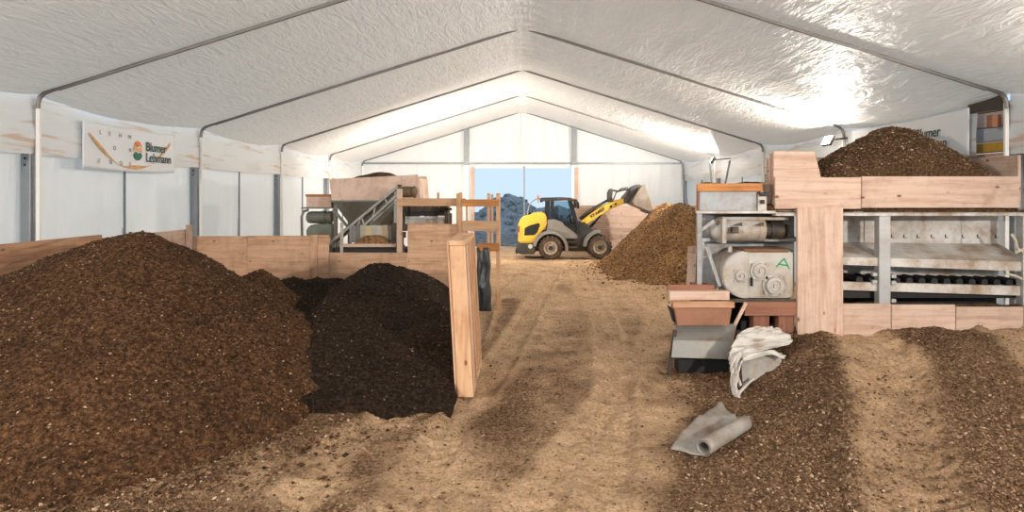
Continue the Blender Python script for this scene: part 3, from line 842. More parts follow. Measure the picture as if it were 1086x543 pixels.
# ------------------------------------------------------------------ banners
BAN = fabric('banner_cloth', C(232, 238, 244), 0.1, 0.6, (2, 2, 2), 0.15)
INK = mat('banner_ink', C(44, 70, 66), 0.6, 0, 3, 0.05, 0)
INKG = mat('banner_ink_grey', C(120, 118, 112), 0.6, 0, 3, 0.05, 0)
ORNG = mat('banner_orange', C(228, 132, 60), 0.6, 0, 3, 0.05, 0)
ORNL = mat('banner_light_orange', C(238, 176, 112), 0.6, 0, 3, 0.05, 0)
TEAL = mat('banner_green', C(38, 110, 84), 0.6, 0, 3, 0.05, 0)
SWOO = mat('banner_clay_stroke', C(214, 164, 112), 0.7, 0, 8, 0.25, 0)
def banner(side, ya, yb, z0, z1, label, letters):
    """ya: y at the banner's left edge as read, yb: at its right edge"""
    X = side * 7.405
    e = empty('banner', (X, (ya + yb) / 2, z0), label, 'banner', 'sponsor banners under the eaves')
    nu, nv = 60, 16
    U, Vv = np.meshgrid(np.linspace(0, 1, nu), np.linspace(0, 1, nv))
    y = ya + (yb - ya) * U
    z = z0 + (z1 - z0) * Vv - 0.03 * np.sin(math.pi * U) * 1.0
    x = X + side * 0.012 + 0.008 * fbm(U * 6, Vv * 2, 2, 310) 
    o = mk_np('cloth', np.stack([x, y, z], -1).reshape(-1, 3), grid_faces(nu, nv), BAN, e, smooth=True)
    o.modifiers.new('s', 'SOLIDIFY').thickness = 0.004
    sy = 1 if yb > ya else -1
    Lw = abs(yb - ya)
    Xi = X - side * 0.010
    def M(u, v): return Matrix(((0, 0, -side, Xi), (sy, 0, 0, ya + sy * u * Lw), (0, 1, 0, z0 + v * (z1 - z0) - 0.03 * math.sin(math.pi * u)), (0, 0, 0, 1)))
    hh = z1 - z0
    text_mesh('lettering', 'Blumer', M(0.625, 0.53), hh * 0.315, INK, e, 0.002, spacing=0.95)
    text_mesh('lettering', 'Lehmann', M(0.625, 0.27), hh * 0.315, INK, e, 0.002, spacing=0.95)
    def poly(name, pts, m, lift=0.0):
        bm = new()
        Xp = Xi - side * lift
        a = [bm.verts.new((Xp, ya + sy * u * Lw, z0 + v * hh - 0.03 * math.sin(math.pi * u))) for u, v in pts]
        c = [bm.verts.new((Xp + side * 0.003, v.co.y, v.co.z)) for v in a]
        n = len(a); bm.faces.new(a); bm.faces.new(c[::-1])
        for i in range(n): bm.faces.new((a[i], c[i], c[(i + 1) % n], a[(i + 1) % n]))
        mk(name, bm, m, e)
    cu, cv, ru, rv = 0.535, 0.50, 0.05, 0.17
    def arc(a0, a1, kx=1.0, ky=1.0, oy=0.0): return [(cu + ru * kx * math.cos(math.radians(t)), cv + oy + rv * ky * math.sin(math.radians(t))) for t in np.linspace(a0, a1, 12)]
    poly('emblem', arc(200, 340, 1.0, 1.15, -0.02) + [(cu + ru * .5, cv - .02), (cu, cv - .06), (cu - ru * .5, cv - .01)], TEAL)
    poly('emblem', [(cu - ru, cv - .03), (cu - ru * .5, cv + .06), (cu, cv - .01), (cu + ru * .5, cv + .02), (cu + ru, cv - .03), (cu + ru * .98, cv + .06), (cu + ru * .4, cv + .09), (cu, cv + .06), (cu - ru * .4, cv + .13), (cu - ru * .98, cv + .05)], ORNL)
    poly('emblem', [(cu - ru * .9, cv + .07), (cu - ru * .35, cv + .17), (cu + .0, cv + .1), (cu + ru * .5, cv + .13), (cu + ru * .9, cv + .09), (cu + ru * .55, cv + .2), (cu, cv + .25), (cu - ru * .6, cv + .2)], ORNG)
    if letters:
        for t, u, v in letters: text_mesh('lettering', t, M(u, v), hh * 0.13, INKG, e, 0.0)
        # sweeping clay stroke
        up = [(u, 1.0 - 0.93 * math.sin(math.pi * (0.06 + 0.88 * (u - .05) / .88)) ** 0.7) for u in np.linspace(0.05, 0.93, 26)]
        lo = [(u, v + 0.05 + 0.045 * math.sin(i * 0.6)) for i, (u, v) in enumerate(up)]
        poly('clay_stroke', up + lo[::-1], SWOO, -0.002)
    return e
LET = [('L', .14, .76), ('E', .23, .77), ('H', .33, .77), ('M', .43, .77), ('O', .27, .46), ('R', .44, .46), ('E', .13, .14), ('R', .24, .14), ('D', .34, .14), ('E', .44, .14)]
banner(-1, 10.72, 13.55, 2.95, 3.76, 'white banner with emblem and clay stroke on the wall above the large heap', LET)
banner(1, 14.3, 10.55, 3.14, 3.94, 'white banner on the wall partly hidden by the gravel in the hopper', [])

# timber stack seen through the gap in the wall
ts = empty('timber_stack', (7.9, 10.0, 2.9), 'stacked timber boards seen in the gap beside the hopper banner', 'timber')
for i, (z0, z1, k) in enumerate(((2.4, 2.85, 'ply'), (2.87, 3.18, 'ply'), (3.62, 3.86, 'pale'), (3.88, 4.0, 'ply'))):
    board('beam', 7.78, 7.95, 9.5, 12.0, z0, z1, k, ts)
box('yellow_plank', 7.77, 7.95, 9.5, 12.0, 3.20, 3.36, mat('yellow_panel', C(206, 160, 62), 0.6, 0, 5, 0.2, 0.05), ts)
box('grey_sheet', 7.79, 7.95, 9.5, 12.0, 3.38, 3.60, mat('grey_sheet', C(190, 194, 198), 0.5, 0, 5, 0.1, 0.05), ts)
board('block', 7.36, 7.5, 9.95, 10.08, 3.55, 3.75, 'red', ts)
box('tarp_edge', 7.44, 7.5, 9.86, 10.62, 3.84, 4.10, mat('dark_tarp', C(62, 54, 48), 0.7, 0, 5, 0.2, 0.1), wall_right)

# ------------------------------------------------------------------ wheel loader
def make_loader():
    d0 = 24.0; s = d0 / F
    def X(px): return (px - CX) * s
    def Zp(py): return (276.5 - py) * s
    def pp(l): return [(X(a), Zp(b)) for a, b in l]
    yn, yf = d0, d0 + 1.65          # near and far side of the tyres
    yi0, yi1 = yn + 0.12, yf - 0.12
    YEL = mat('loader_yellow', C(224, 186, 68), 0.42, 0, 3, 0.12, 0.02, C(170, 130, 70), 0.15)
    LG = mat('loader_grey', C(136, 136, 134), 0.5, 0, 3, 0.12, 0.02, C(120, 100, 80), 0.2)
    DG = mat('loader_dark', C(52, 54, 54), 0.55, 0, 4, 0.25, 0.04, C(90, 74, 58), 0.2)
    RUB = mat('tyre_rubber', C(50, 44, 38), 0.85, 0, 6, 0.3, 0.2, C(104, 82, 60), 0.35)
    RIM = mat('rim_cream', C(206, 196, 178), 0.5, 0, 6, 0.12, 0.05, C(150, 120, 90), 0.3)
    STEEL = mat('bucket_steel', C(150, 146, 140), 0.45, 0.5, 5, 0.25, 0.08, C(110, 90, 70), 0.4)
    e = empty('wheel_loader', (X(600), yn + 0.8, 0), 'yellow and grey wheel loader with raised bucket by the gateway', 'loader')
    def pm(name, pts, a, b, m, bev=0.02, par=e, smooth=False): return mk(name, prism(new(), pp(pts), a, b, bev), m, par, smooth)
    # rear hood, counterweight
    hood = pm('hood', [(549.5, 258.5), (549, 241), (552, 233), (557, 229.5), (569, 226), (577, 225.5), (580, 229), (580.5, 241), (574, 247), (570, 253), (569, 258.5)], yi0 + .1, yi1 - .1, YEL, 0.05)
    pm('side_grille', [(556, 250.5), (556.5, 242.5), (562, 239.5), (571.5, 237), (573, 239), (570, 247), (567, 250)], yi0 + .085, yi0 + .13, BLACK(), 0.01, hood)
    pm('hood_lamp', [(549.2, 247), (549.2, 241), (551, 240), (551, 247)], yi0 + .09, yi0 + .2, mat('red_lens', C(150, 60, 40), 0.3, 0, 3, 0.1, 0), 0.005, hood)
    cw = pm('counterweight', [(548, 258.5), (570, 258.5), (569, 263), (567.5, 270.5), (551, 270.5), (547.5, 268)], yi0 + .04, yi1 - .04, DG, 0.04)
    bm = new(); lathe(bm, (X(562.5), yi0 + .04, Zp(262)), (0, -1, 0), [(0.085, 0), (0.085, .012), (0, .012)], 20)
    mk('round_sticker', bm, mat('sticker_pale', C(196, 208, 196), 0.5, 0, 3, 0.05, 0), cw)
    pm('tow_bar', [(546.5, 266), (550, 266), (550, 270), (546.5, 270)], yn + .3, yf - .3, BLACK(), 0.01)
    pm('chassis', [(566, 262), (574, 246), (603, 246), (612, 254), (634, 256), (640, 262), (632, 268), (566, 268)], yi0 + .35, yi1 - .35, DG, 0.03)
    pm('side_step', [(596, 262), (613, 262), (613, 264), (597, 264)], yi0, yi0 + .35, DG, 0.01)
    pm('side_step', [(598, 257), (612, 257), (612, 258.5), (598, 258.5)], yi0 + .1, yi0 + .35, DG, 0.01)
    # fenders
    def fender(name, cx, cz, r, a0, a1, th, tail):
        out = [(cx + r * math.cos(math.radians(t)), cz - r * math.sin(math.radians(t))) for t in np.linspace(a0, a1, 14)]
        inn = [(cx + (r - th) * math.cos(math.radians(t)), cz - (r - th) * math.sin(math.radians(t))) for t in np.linspace(a1, a0, 14)]
        for a, b in ((yn + .02, yn + .45), (yf - .45, yf - .02)):
            pm(name, out + tail + inn, a, b, LG, 0.012)
    fender('fender', 584, 264, 19.0, 172, -12, 3.4, [])
    fender('fender', 637, 262.5, 18.0, 178, 88, 3.2, [])
    # cab
    cab_y0, cab_y1 = yi0 + .18, yi1 - .18
    pm('cab_floor', [(580, 246), (580, 240), (600, 240), (613, 250), (613, 254), (596, 254), (588, 246)], cab_y0, cab_y1, LG, 0.02)
    pm('cab_side_panel', [(581, 243), (581, 234), (588, 233), (597, 236), (604, 249), (612, 251), (612, 254), (600, 254), (592, 246)], cab_y0 - .02, cab_y0 + .06, LG, 0.012)
    pm('cab_side_panel', [(581, 243), (581, 234), (588, 233), (597, 236), (604, 249), (612, 251), (612, 254), (600, 254), (592, 246)], cab_y1 - .06, cab_y1 + .02, LG, 0.012)
    roof = pm('cab_roof', [(573, 212.5), (575, 210), (596, 209.5), (606, 210), (611, 211.5), (611, 213.5), (600, 213), (577, 214)], cab_y0 - .06, cab_y1 + .06, DG, 0.015)
    pm('work_light', [(573, 211), (576, 211), (576, 215), (573, 215)], cab_y0, cab_y0 + .2, BLACK(), 0.01, roof)
    pm('work_light', [(604, 211), (612, 211.5), (612.5, 214.5), (606, 214)], cab_y0, cab_y0 + .2, BLACK(), 0.01, roof)
    bm = new(); lathe(bm, (X(571), cab_y0 + .15, Zp(213)), (0, 0, 1), [(0.02, -.1), (0.02, .06), (0.05, .06), (0.05, .16), (0.03, .2), (0, .2)], 14)
    mk('beacon', bm, mat('beacon_orange', C(170, 96, 60), 0.3, 0, 3, 0.1, 0), roof)
    for (ya, yb) in ((cab_y0, cab_y0 + .08), (cab_y1 - .08, cab_y1)):
        pm('rear_pillar', [(579, 235), (579.5, 213), (583.5, 213), (583, 235)], ya, yb, BLACK(), 0.008)
        pm('door_pillar', [(585.5, 235), (585.5, 213), (588, 213), (588, 234)], ya, yb, BLACK(), 0.006)
        pm('front_pillar', [(613, 250), (612.5, 243), (604.5, 212.5), (607.5, 212.5), (615, 241), (616, 250)], ya, yb, BLACK(), 0.008)
        pm('door_frame', [(588, 236), (588, 234.5), (611, 238.5), (612, 240.5)], ya, yb, BLACK(), 0.004)
        pm('side_window', [(588, 234.5), (588, 213.8), (605, 213.8), (611.5, 238.5)], ya + .03, ya + .036, glass_mat(), 0)
        pm('lower_window', [(598, 237), (612, 240.5), (613, 250), (605, 249)], ya + .03, ya + .036, mat('dark_glass', C(44, 50, 52), 0.15, 0, 3, 0.1, 0), 0)
        pm('quarter_window', [(583, 235), (583, 213.5), (585.7, 213.5), (585.7, 235)], ya + .03, ya + .036, glass_mat(), 0)
    pm('windscreen', [(613, 249), (605.5, 213), (606, 213), (614, 249)], cab_y0 + .09, cab_y1 - .09, glass_mat(), 0)
    pm('rear_window', [(580.5, 235), (580.8, 213), (581.2, 213), (581, 235)], cab_y0 + .09, cab_y1 - .09, glass_mat(), 0)
    ym = (cab_y0 + cab_y1) / 2
    seat = pm('driver_seat', [(588, 240), (588, 235), (589, 222), (592, 219), (593.5, 222), (593, 233), (601, 234), (601, 238), (597, 240)], ym - .25, ym + .25, mat('seat_grey', C(96, 98, 102), 0.7, 0, 6, 0.15, 0.1), 0.03)
    bm = new(); tube(bm, [(X(610), ym, Zp(244)), (X(606), ym, Zp(230))], 0.035, 8)
    tube(bm, [(X(605.4) + .18 * math.cos(t) * .6, ym + .18 * math.sin(t), Zp(230) + .18 * math.cos(t) * .55) for t in np.linspace(0, 2 * math.pi, 17)], 0.018, 6)
    mk('steering_wheel', bm, BLACK(), e)
    for yy in (cab_y0 - .16, cab_y1 + .16):
        bm = new(); tube(bm, [(X(607), cab_y0 if yy < ym else cab_y1, Zp(213)), (X(612), yy, Zp(212)), (X(613), yy, Zp(216))], 0.015, 6)
        mk('mirror_arm', bm, BLACK(), e)
        pm('mirror', [(611.8, 221), (611.6, 214.5), (613.5, 214), (614.5, 216), (614.5, 221), (613.5, 222)], yy - .1, yy + .1, BLACK(), 0.01)
    # grab handle arc behind cab
    bm = new(); tube(bm, [(X(a), yi0 + .25, Zp(b)) for a, b in ((559.5, 230), (560, 224), (561.5, 218), (564.5, 214), (569, 211.5), (574, 211))], 0.018, 8)
    mk('grab_rail', bm, LG, e)
    pm('air_filter', [(558, 229.5), (558.5, 227), (563, 226), (564, 228)], yi0 + .3, yi0 + .7, BLACK(), 0.02)
    # wheels
    def wheel(cx, cz, r, yc, out, wdt=0.36):
        c = (X(cx), yc, Zp(cz)); ax = (0, out, 0); h = wdt / 2
        we = part_empty('wheel', c, e)
        bm = new()
        lathe(bm, c, ax, [(r * .58, -h), (r * .80, -h), (r * .93, -h * .75), (r * .95, 0), (r * .93, h * .75), (r * .80, h), (r * .58, h), (r * .56, h * .6), (r * .56, -h * .6), (r * .58, -h)], 36)
        for k in range(18):
            for sd in (-1, 1):
                a = 2 * math.pi * (k + (0.5 if sd > 0 else 0)) / 18
                p0 = Vector((c[0] + math.cos(a) * r * .955, yc + sd * h * .98, c[2] + math.sin(a) * r * .955))
                a2 = a + 0.16
                p1 = Vector((c[0] + math.cos(a2) * r * .955, yc + sd * h * .05, c[2] + math.sin(a2) * r * .955))
                bar(bm, p0, p1, r * .11, r * .10, (math.cos(a), 0, math.sin(a)))
        mk('tyre', bm, RUB, we)
        bm = new()
        lathe(bm, c, ax, [(r * .57, h * .75), (r * .54, h * .85), (r * .50, h * .7), (r * .44, h * .35), (r * .26, h * .30), (r * .24, h * .55), (0, h * .55)], 28)
        lathe(bm, c, ax, [(r * .57, -h * .75), (r * .50, -h * .7), (0, -h * .5)], 28)
        mk('rim', bm, RIM, we, True)
        bm = new(); lathe(bm, c, ax, [(r * .20, h * .5), (r * .19, h * .72), (r * .1, h * .78), (0, h * .78)], 20)
        for k in range(8):
            a = 2 * math.pi * k / 8
            lathe(bm, (c[0] + math.cos(a) * r * .35, yc, c[2] + math.sin(a) * r * .35), ax, [(r * .035, h * .3), (r * .035, h * .42), (0, h * .42)], 6)
        mk('hub', bm, DG, we)
    R = 13.0 * s
    for yc, out in ((yn + .18, -1), (yf - .18, 1)):
        wheel(584, 263.6, R, yc, out)
        wheel(636.5, 262.6, R * 1.0, yc, out)
    bm = new(); tube(bm, [(X(584), yn + .2, Zp(264)), (X(584), yf - .2, Zp(264))], 0.10, 10)
    mk('axle', bm, DG, e)
    bm = new(); tube(bm, [(X(636.5), yn + .2, Zp(263)), (X(636.5), yf - .2, Zp(263))], 0.10, 10)
    mk('axle', bm, DG, e)
    # front tower and boom
    pm('boom_tower', [(612, 258), (613, 244), (616, 236), (622, 236), (632, 247), (636, 256), (632, 262), (616, 262)], ym - .34, ym + .34, DG, 0.02)
    boom = None
    for a, b in ((ym - .32, ym - .22), (ym + .22, ym + .32)):
        o = pm('boom_arm', [(615.5, 241), (616, 237), (622, 232), (634, 223.5), (646, 217), (656, 213), (664, 211), (669.5, 212), (669.5, 215.5), (664, 217), (656, 219.5), (645, 225), (632, 233), (622, 240), (618, 243)], a, b, YEL, 0.015)
        boom = boom or o
    pm('boom_cross_tube', [(652, 217.5), (656, 215.5), (657, 218), (653, 220)], ym - .22, ym + .22, YEL, 0.01)
    # lettering along the boom
    p0 = Vector((X(628.5), 0, Zp(232.2))); p1 = Vector((X(645), 0, Zp(222.2))); dr = (p1 - p0).normalized()
    M = Matrix(((dr.x, -dr.z, 0, p0.x), (0, 0, -1, ym - .3245), (dr.z, dr.x, 0, p0.z), (0, 0, 0, 1)))
    text_mesh('lettering', 'KRAMER', M, 0.165, BLACK(), boom, 0.006, spacing=1.05)
    for a, b in ((650, 219.6), (655, 217)):
        bm = new(); lathe(bm, (X(a), ym - .322, Zp(b)), (0, -1, 0), [(0.045, 0), (0.045, .006), (0, .006)], 8); mk('decal', bm, BLACK(), boom)
    bm = new()
    tube(bm, [(X(624), ym - .1, Zp(246)), (X(633), ym - .1, Zp(237))], 0.06, 10); tube(bm, [(X(633), ym - .1, Zp(237)), (X(640), ym - .1, Zp(229))], 0.035, 10)
    mk('lift_cylinder', bm, BLACK(), e)
    bm = new(); tube(bm, [(X(617), ym, Zp(233.5)), (X(634), ym, Zp(220.5))], 0.075, 10); tube(bm, [(X(634), ym, Zp(220.5)), (X(650), ym, Zp(211.5))], 0.05, 10)
    mk('tilt_cylinder', bm, DG, e)
    pm('bell_crank', [(647, 215), (647, 205), (649, 200.5), (652, 200), (653, 202), (652, 209), (653.5, 215)], ym - .12, ym + .12, DG, 0.015)
    bm = new(); tube(bm, [(X(650), ym, Zp(201.5)), (X(659), ym, Zp(203)), (X(667), ym, Zp(201)), (X(673), ym, Zp(203))], 0.035, 8)
    mk('tilt_link', bm, DG, e)
    bm = new(); tube(bm, [(X(653), ym - .15, Zp(213)), (X(656), ym - .15, Zp(205)), (X(662), ym - .15, Zp(200)), (X(668), ym - .15, Zp(199)), (X(672), ym - .15, Zp(203))], 0.022, 6)
    mk('hydraulic_hose', bm, BLACK(), e)
    pm('quick_hitch', [(664, 216), (663.5, 210), (674, 198), (680, 195.5), (683, 197), (676, 203), (670, 213), (669, 216)], ym - .38, ym + .38, DG, 0.015)
    # bucket: open shell of two cheeks and a bent plate
    b0, b1 = yn - .05, yf + .05
    prof_o = [(684, 196.5), (680.5, 198), (672.5, 210), (670.5, 214), (673, 217.5), (692.5, 226)]
    prof_i = [(691.5, 224.8), (674, 216.3), (672, 213.8), (674, 210.4), (681.3, 199), (684.2, 197.8)]
    bk = pm('bucket', prof_o + prof_i, b0, b1, STEEL, 0)
    for yy in (b0, b1 - .03):
        pm('bucket_cheek', [(684, 196.8), (680.8, 198.2), (672.8, 210), (671, 214), (673.2, 217.2), (692.3, 225.6), (690, 214)], yy - .002, yy + .032, STEEL, 0.006, bk)
    pm('cutting_edge', [(688, 223.5), (694.5, 227), (694, 228), (687.5, 225.2)], b0 - .01, b1 + .01, DG, 0.004, bk)
    return e
make_loader()
# pale board wall behind loader
bw = empty('board_wall', (PX(680, 27.5), 27.5, 0), 'low pale board wall standing behind the loader bucket', 'fence')
dd = 27.5
for k in range(4):
    board('board', PX(606, dd), PX(741, dd), dd, dd + 0.05, 0.02 + k * 0.5, 0.51 + k * 0.5, 'pale', bw, 0.003)

# ------------------------------------------------------------------ feeder machine, shared pieces
def gear_motor(e, X, Z, y, sc, prefix_parts=True):
    """cylindrical motor lying along x; X, Z map image points, y = front depth"""
    r = 13.0 * sc
    cz = Z(244.5); cy = y + 0.24
    bm = new()
    lathe(bm, (X(757), cy, cz), (1, 0, 0), [(0, 0.0), (r * .45, 0.0), (r * .62, 2 * sc), (r * .78, 5 * sc), (r * .95, 10 * sc), (r * 1.0, 12 * sc), (r, 52 * sc), (r * 1.04, 52.5 * sc), (r * 1.04, 59 * sc), (r * .9, 60 * sc), (0, 60 * sc)], 32)
    mo = mk('drive_motor', bm, BEIGE(), e, True)
    mo.data.set_sharp_from_angle(angle=math.radians(35))
    bm = new()
    for a in (0, 1, 2, 3, 4, 5):
        pass
    lathe(bm, (X(818), cy, cz - 1 * sc), (1, 0, 0), [(0, 0), (r * .72, 0), (r * .72, 4 * sc), (r * .66, 4 * sc), (r * .66, 6 * sc), (r * .74, 6 * sc), (r * .74, 20 * sc), (r * .5, 22 * sc), (r * .5, 25 * sc), (0, 25 * sc)], 28)
    mk('coupling', bm, DARK(), e)
    box('motor_mount', X(770), X(842), y + .12, y + .4, Z(234), Z(230.5), BEIGE(), e)
    box('flange', X(767), X(771.5), y - .01 + .0, y + .48, Z(258.5), Z(232), BEIGE(), mo)
    box('terminal_box', X(777), X(784), y - .04, y + .08, Z(247.5), Z(241), DARK(), mo)
    for a in (779, 802):
        mk('lifting_lug', prism(new(), [(X(a), Z(239)), (X(a + 9), Z(236)), (X(a + 9), Z(240))], y - .02, y + .02), DARK(), mo)
    return mo
def gear_box(e, X, Z, y, sc):
    rr = 25 * sc; cx, cz = X(790), Z(291)
    pts = [(cx + rr * math.cos(math.radians(t)), cz + rr * math.sin(math.radians(t))) for t in np.linspace(90, 270, 20)]
    x1 = X(842)
    pts += [(x1 - .07, cz - rr), (x1 - .02, cz - rr + .02), (x1, cz - rr + .07), (x1, cz + rr * .85), (x1 - .03, cz + rr), (x1 - .07, cz + rr)]
    gb = mk('gearbox', prism(new(), pts, y, y + .55, 0.025), BEIGE(), e)
    mk('gearbox_rim', prism(new(), [(cx + (p[0] - cx) * 1.0, p[1]) for p in pts][:20] + [(cx + .04, cz - rr), (cx + .04, cz + rr)], y - .025, y + .02, 0.012), BEIGE(), gb)
    for px, py, r1, ex in ((784, 292, 6.2, .07), (805, 287, 8.2, .06), (819, 302, 9.2, .10)):
        bm = new()
        c = (X(px), y, Z(py)); r = r1 * sc
        lathe(bm, c, (0, -1, 0), [(r * 1.25, -.02), (r * 1.25, .03), (r, .035), (r * .95, ex), (r * .6, ex + .01), (r * .55, ex - .01), (r * .25, ex - .01), (r * .22, ex + .02), (0, ex + .02)], 24)
        for k in range(4):
            a = math.pi / 4 + k * math.pi / 2
            lathe(bm, (c[0] + math.cos(a) * r * 1.2, y, c[2] + math.sin(a) * r * 1.2), (0, -1, 0), [(r * .22, 0), (r * .22, .045), (0, .045)], 8)
        mk('bearing_cap', bm, BEIGE(), gb)
    box('lever', X(795), X(797), y - .05, y + .0, Z(303), Z(294), BLACK(), gb)
    bm = new(); tube(bm, [(X(810), y - .03, Z(298)), (X(826), y - .03, Z(290))], 0.015, 8); mk('pipe', bm, BEIGE(), gb)
    bm = new(); tube(bm, [(X(776), y + .1, Z(268)), (X(776), y + .1, Z(262))], 0.03, 8); mk('breather', bm, BEIGE(), gb)
    box('top_flange', X(788), X(836), y - .02, y + .5, Z(267), Z(264), mat('rusty_dirt', C(120, 88, 62), 0.9, 0, 20, 0.3, 0.3), gb)
    return gb

fy = 9.2; fs = fy / F
def X9(p): return PX(p, fy)
def Z9(p): return PZ(p, fy)
fe = empty('box_feeder', (X9(900), fy + .6, 0), 'grey box feeder with planked hopper standing behind the gravel bank', 'machine')
gear_motor(fe, X9, Z9, fy + .05, fs)
gbx = gear_box(fe, X9, Z9, fy - .02, fs)
GREEN = mat('green_marker', C(30, 150, 96), 0.6, 0, 3, 0.05, 0)
bm = new()
for a, b in (((822.5, 283), (831, 274)), ((831, 274), (836.5, 285)), ((825.5, 280), (835, 281.5))):
    bar(bm, (X9(a[0]), fy - .021, Z9(a[1])), (X9(b[0]), fy - .021, Z9(b[1])), 0.022, 0.006, (0, 1, 0))
mk('painted_letter', bm, GREEN, gbx)
# end frame: the end plate runs back at an angle
kx = 0.26
def endbox(name, px0, px1, ya, yb, pz1, pz0, m):
    o = abox(new(), X9(px0), X9(px1), ya, yb, Z9(pz1), Z9(pz0), 0.006)
    Sh = Matrix.Identity(4); Sh[0][1] = kx; Sh[0][3] = -kx * fy
    bmesh.ops.transform(o, matrix=Sh, verts=o.verts[:])
    return mk(name, o, m, fe)
endbox('frame_post', 739, 744.5, fy - .02, fy + .08, 389, 226, BGREY())
endbox('frame_post', 739, 745, fy + 1.0, fy + 1.1, 389, 226, BGREY())
endbox('back_plate', 745, 850, fy + .62, fy + .65, 312, 227, BGREY())
endbox('cross_member', 741, 852, fy + .3, fy + .8, 258, 254, BGREY())
endbox('deck_plate', 738, 842, fy - .03, fy + 1.2, 226.5, 223.5, LGREY())
bm = new()
for a, b in (((746, 256), (742, 300)), ((750, 262), (764, 304)), ((742, 246), (758, 234))):
    bar(bm, (X9(a[0]), fy + .03, Z9(a[1])), (X9(b[0]), fy + .03, Z9(b[1])), 0.05, 0.02, (0, 1, 0))
mk('brace', bm, BGREY(), fe)
# upper box with wooden edge
endbox('side_plate', 741.5, 803, fy + .02, fy + .04, 223.5, 203, BGREY())
endbox('top_plank', 739.5, 815, fy - .02, fy + .10, 203, 194.5, wood('orange', 0))
endbox('end_plank', 739.5, 742, fy - .02, fy + .9, 223, 203, wood('red', 2))
endbox('clamp_plate', 803.5, 813, fy - .01, fy + .03, 224, 206, LGREY())
endbox('clamp', 805, 815, fy - .05, fy - .01, 208, 204, BLACK())
endbox('clamp', 806, 810.5, fy - .06, fy - .02, 216, 212, BLACK())
endbox('clamp', 810, 815, fy - .05, fy - .01, 204, 195, DARK())
endbox('rear_plank', 739.5, 815, fy + .95, fy + 1.0, 223, 194.5, wood('orange', 0))
# hopper planks
def hp(name, a, b, t, bt, ya, yb, kind='pale'): return board(name, X9(a), X9(b), ya, yb, Z9(bt), Z9(t), kind, fe)
hp('hopper_plank', 822, 913.5, 188, 221.5, fy, fy + .05)
hp('hopper_plank', 914.2, 1081.5, 187, 220.5, fy + .004, fy + .054)
mk('hopper_plank', prism(new(), [(X9(822), Z9(190)), (X9(822), Z9(160)), (X9(866), Z9(160.5)), (X9(873), Z9(188.5))], fy + .056, fy + .10, 0.005), wood('pale', 0), fe)
for a in (829, 1073):
    hp('hopper_batten', a, a + 6, 190, 221, fy + .102, fy + .16)
bm = new(); kk = (822 - CX) / F
bar(bm, (X9(822) + .03, fy + .12, (Z9(160) + Z9(222)) / 2), (X9(822) + .03 + kk * 1.7, fy + 1.8, (Z9(160) + Z9(222)) / 2), 0.05, Z9(160) - Z9(222))
mk('hopper_end_plank', bm, wood('pale', 1), fe)
board('hopper_plank', X9(870), 7.38, fy + 2.0, fy + 2.05, 2.25, 3.15, 'pale', fe)
board('hopper_end_plank', 7.33, 7.38, fy + .2, fy + 1.95, 2.3, 3.08, 'pale', fe)
hp('plank_upright', 843, 891, 220, 362, fy - .09, fy - .03)
# steel body of the feeder
box('top_rail', X9(822), 7.36, fy - .02, fy + .14, Z9(229), Z9(224.5), LGREY(), fe)
box('frame_post', X9(931), X9(943), fy - .04, fy + .10, Z9(324), Z9(229), GREY(), fe)
box('frame_post', X9(1083), X9(1090), fy - .04, fy + .10, Z9(324), Z9(229), GREY(), fe)
box('frame_post', X9(893), X9(899), fy + .3, fy + .4, Z9(324), Z9(229), GREY(), fe)
bp = box('back_panel', X9(885), 7.36, fy + .62, fy + .64, Z9(300) + .0, Z9(229), LGREY(), fe)
bm = new(); bm2 = new()
for p in (945, 958, 972, 987, 1002, 1020, 1036, 1055):
    for q in (250, 260):
        xx0 = PX(p, fy + .62); zz0 = PZ(q, fy + .62)
        abox(bm, xx0, xx0 + .015, fy + .612, fy + .62, zz0 - .03, zz0 + .02); abox(bm, xx0, xx0 + .05, fy + .612, fy + .62, zz0 - .035, zz0 - .025)
mk('panel_slots', bm, DARK(), bp)
for p in (916, 1019):
    box('panel_seam', PX(p, fy + .62), PX(p, fy + .62) + .012, fy + .605, fy + .62, PZ(264, fy + .62), PZ(232, fy + .62), GREY(), bp)
# sloping shelf with its lip: falls slightly to the right end
dz = (2.5 / 200)
bm = new()
xa, xb = X9(886), 7.36
v = [(xa, fy + .62, Z9(260)), (xb, fy + .62, Z9(262)), (xb, fy - .0, Z9(278)), (xa, fy, Z9(272.5)), (xa, fy, Z9(280.5)), (xb, fy, Z9(288)), (xb, fy + .62, Z9(288)), (xa, fy + .62, Z9(280))]
vv = [bm.verts.new(p) for p in v]
for f_ in ((0, 1, 2, 3), (3, 2, 5, 4), (4, 5, 6, 7), (0, 7, 6, 1), (0, 3, 4, 7), (1, 6, 5, 2)): bm.faces.new([vv[i] for i in f_])
mk('shelf', bm, LGREY(), fe)
bm = new()
v = [(xa, fy + .02, Z9(299)), (xb, fy + .02, Z9(304)), (xb, fy + .02, Z9(314)), (xa, fy + .02, Z9(307.5)), (xa, fy + .1, Z9(299)), (xb, fy + .1, Z9(304)), (xb, fy + .1, Z9(314)), (xa, fy + .1, Z9(307.5))]
vv = [bm.verts.new(p) for p in v]
for f_ in ((0, 1, 2, 3), (4, 7, 6, 5), (0, 4, 5, 1), (3, 2, 6, 7), (0, 3, 7, 4), (1, 5, 6, 2)): bm.faces.new([vv[i] for i in f_])
mk('lower_rail', bm, LGREY(), fe)
box('chain_pan', X9(886), 7.36, fy + .15, fy + .60, Z9(318), Z9(309), BLACK(), fe)
box('shelf_gap_shade', X9(886), 7.36, fy + .66, fy + .68, Z9(335), Z9(288), BLACK(), fe)  # black sheet standing in for the shade in the gap below the shelf
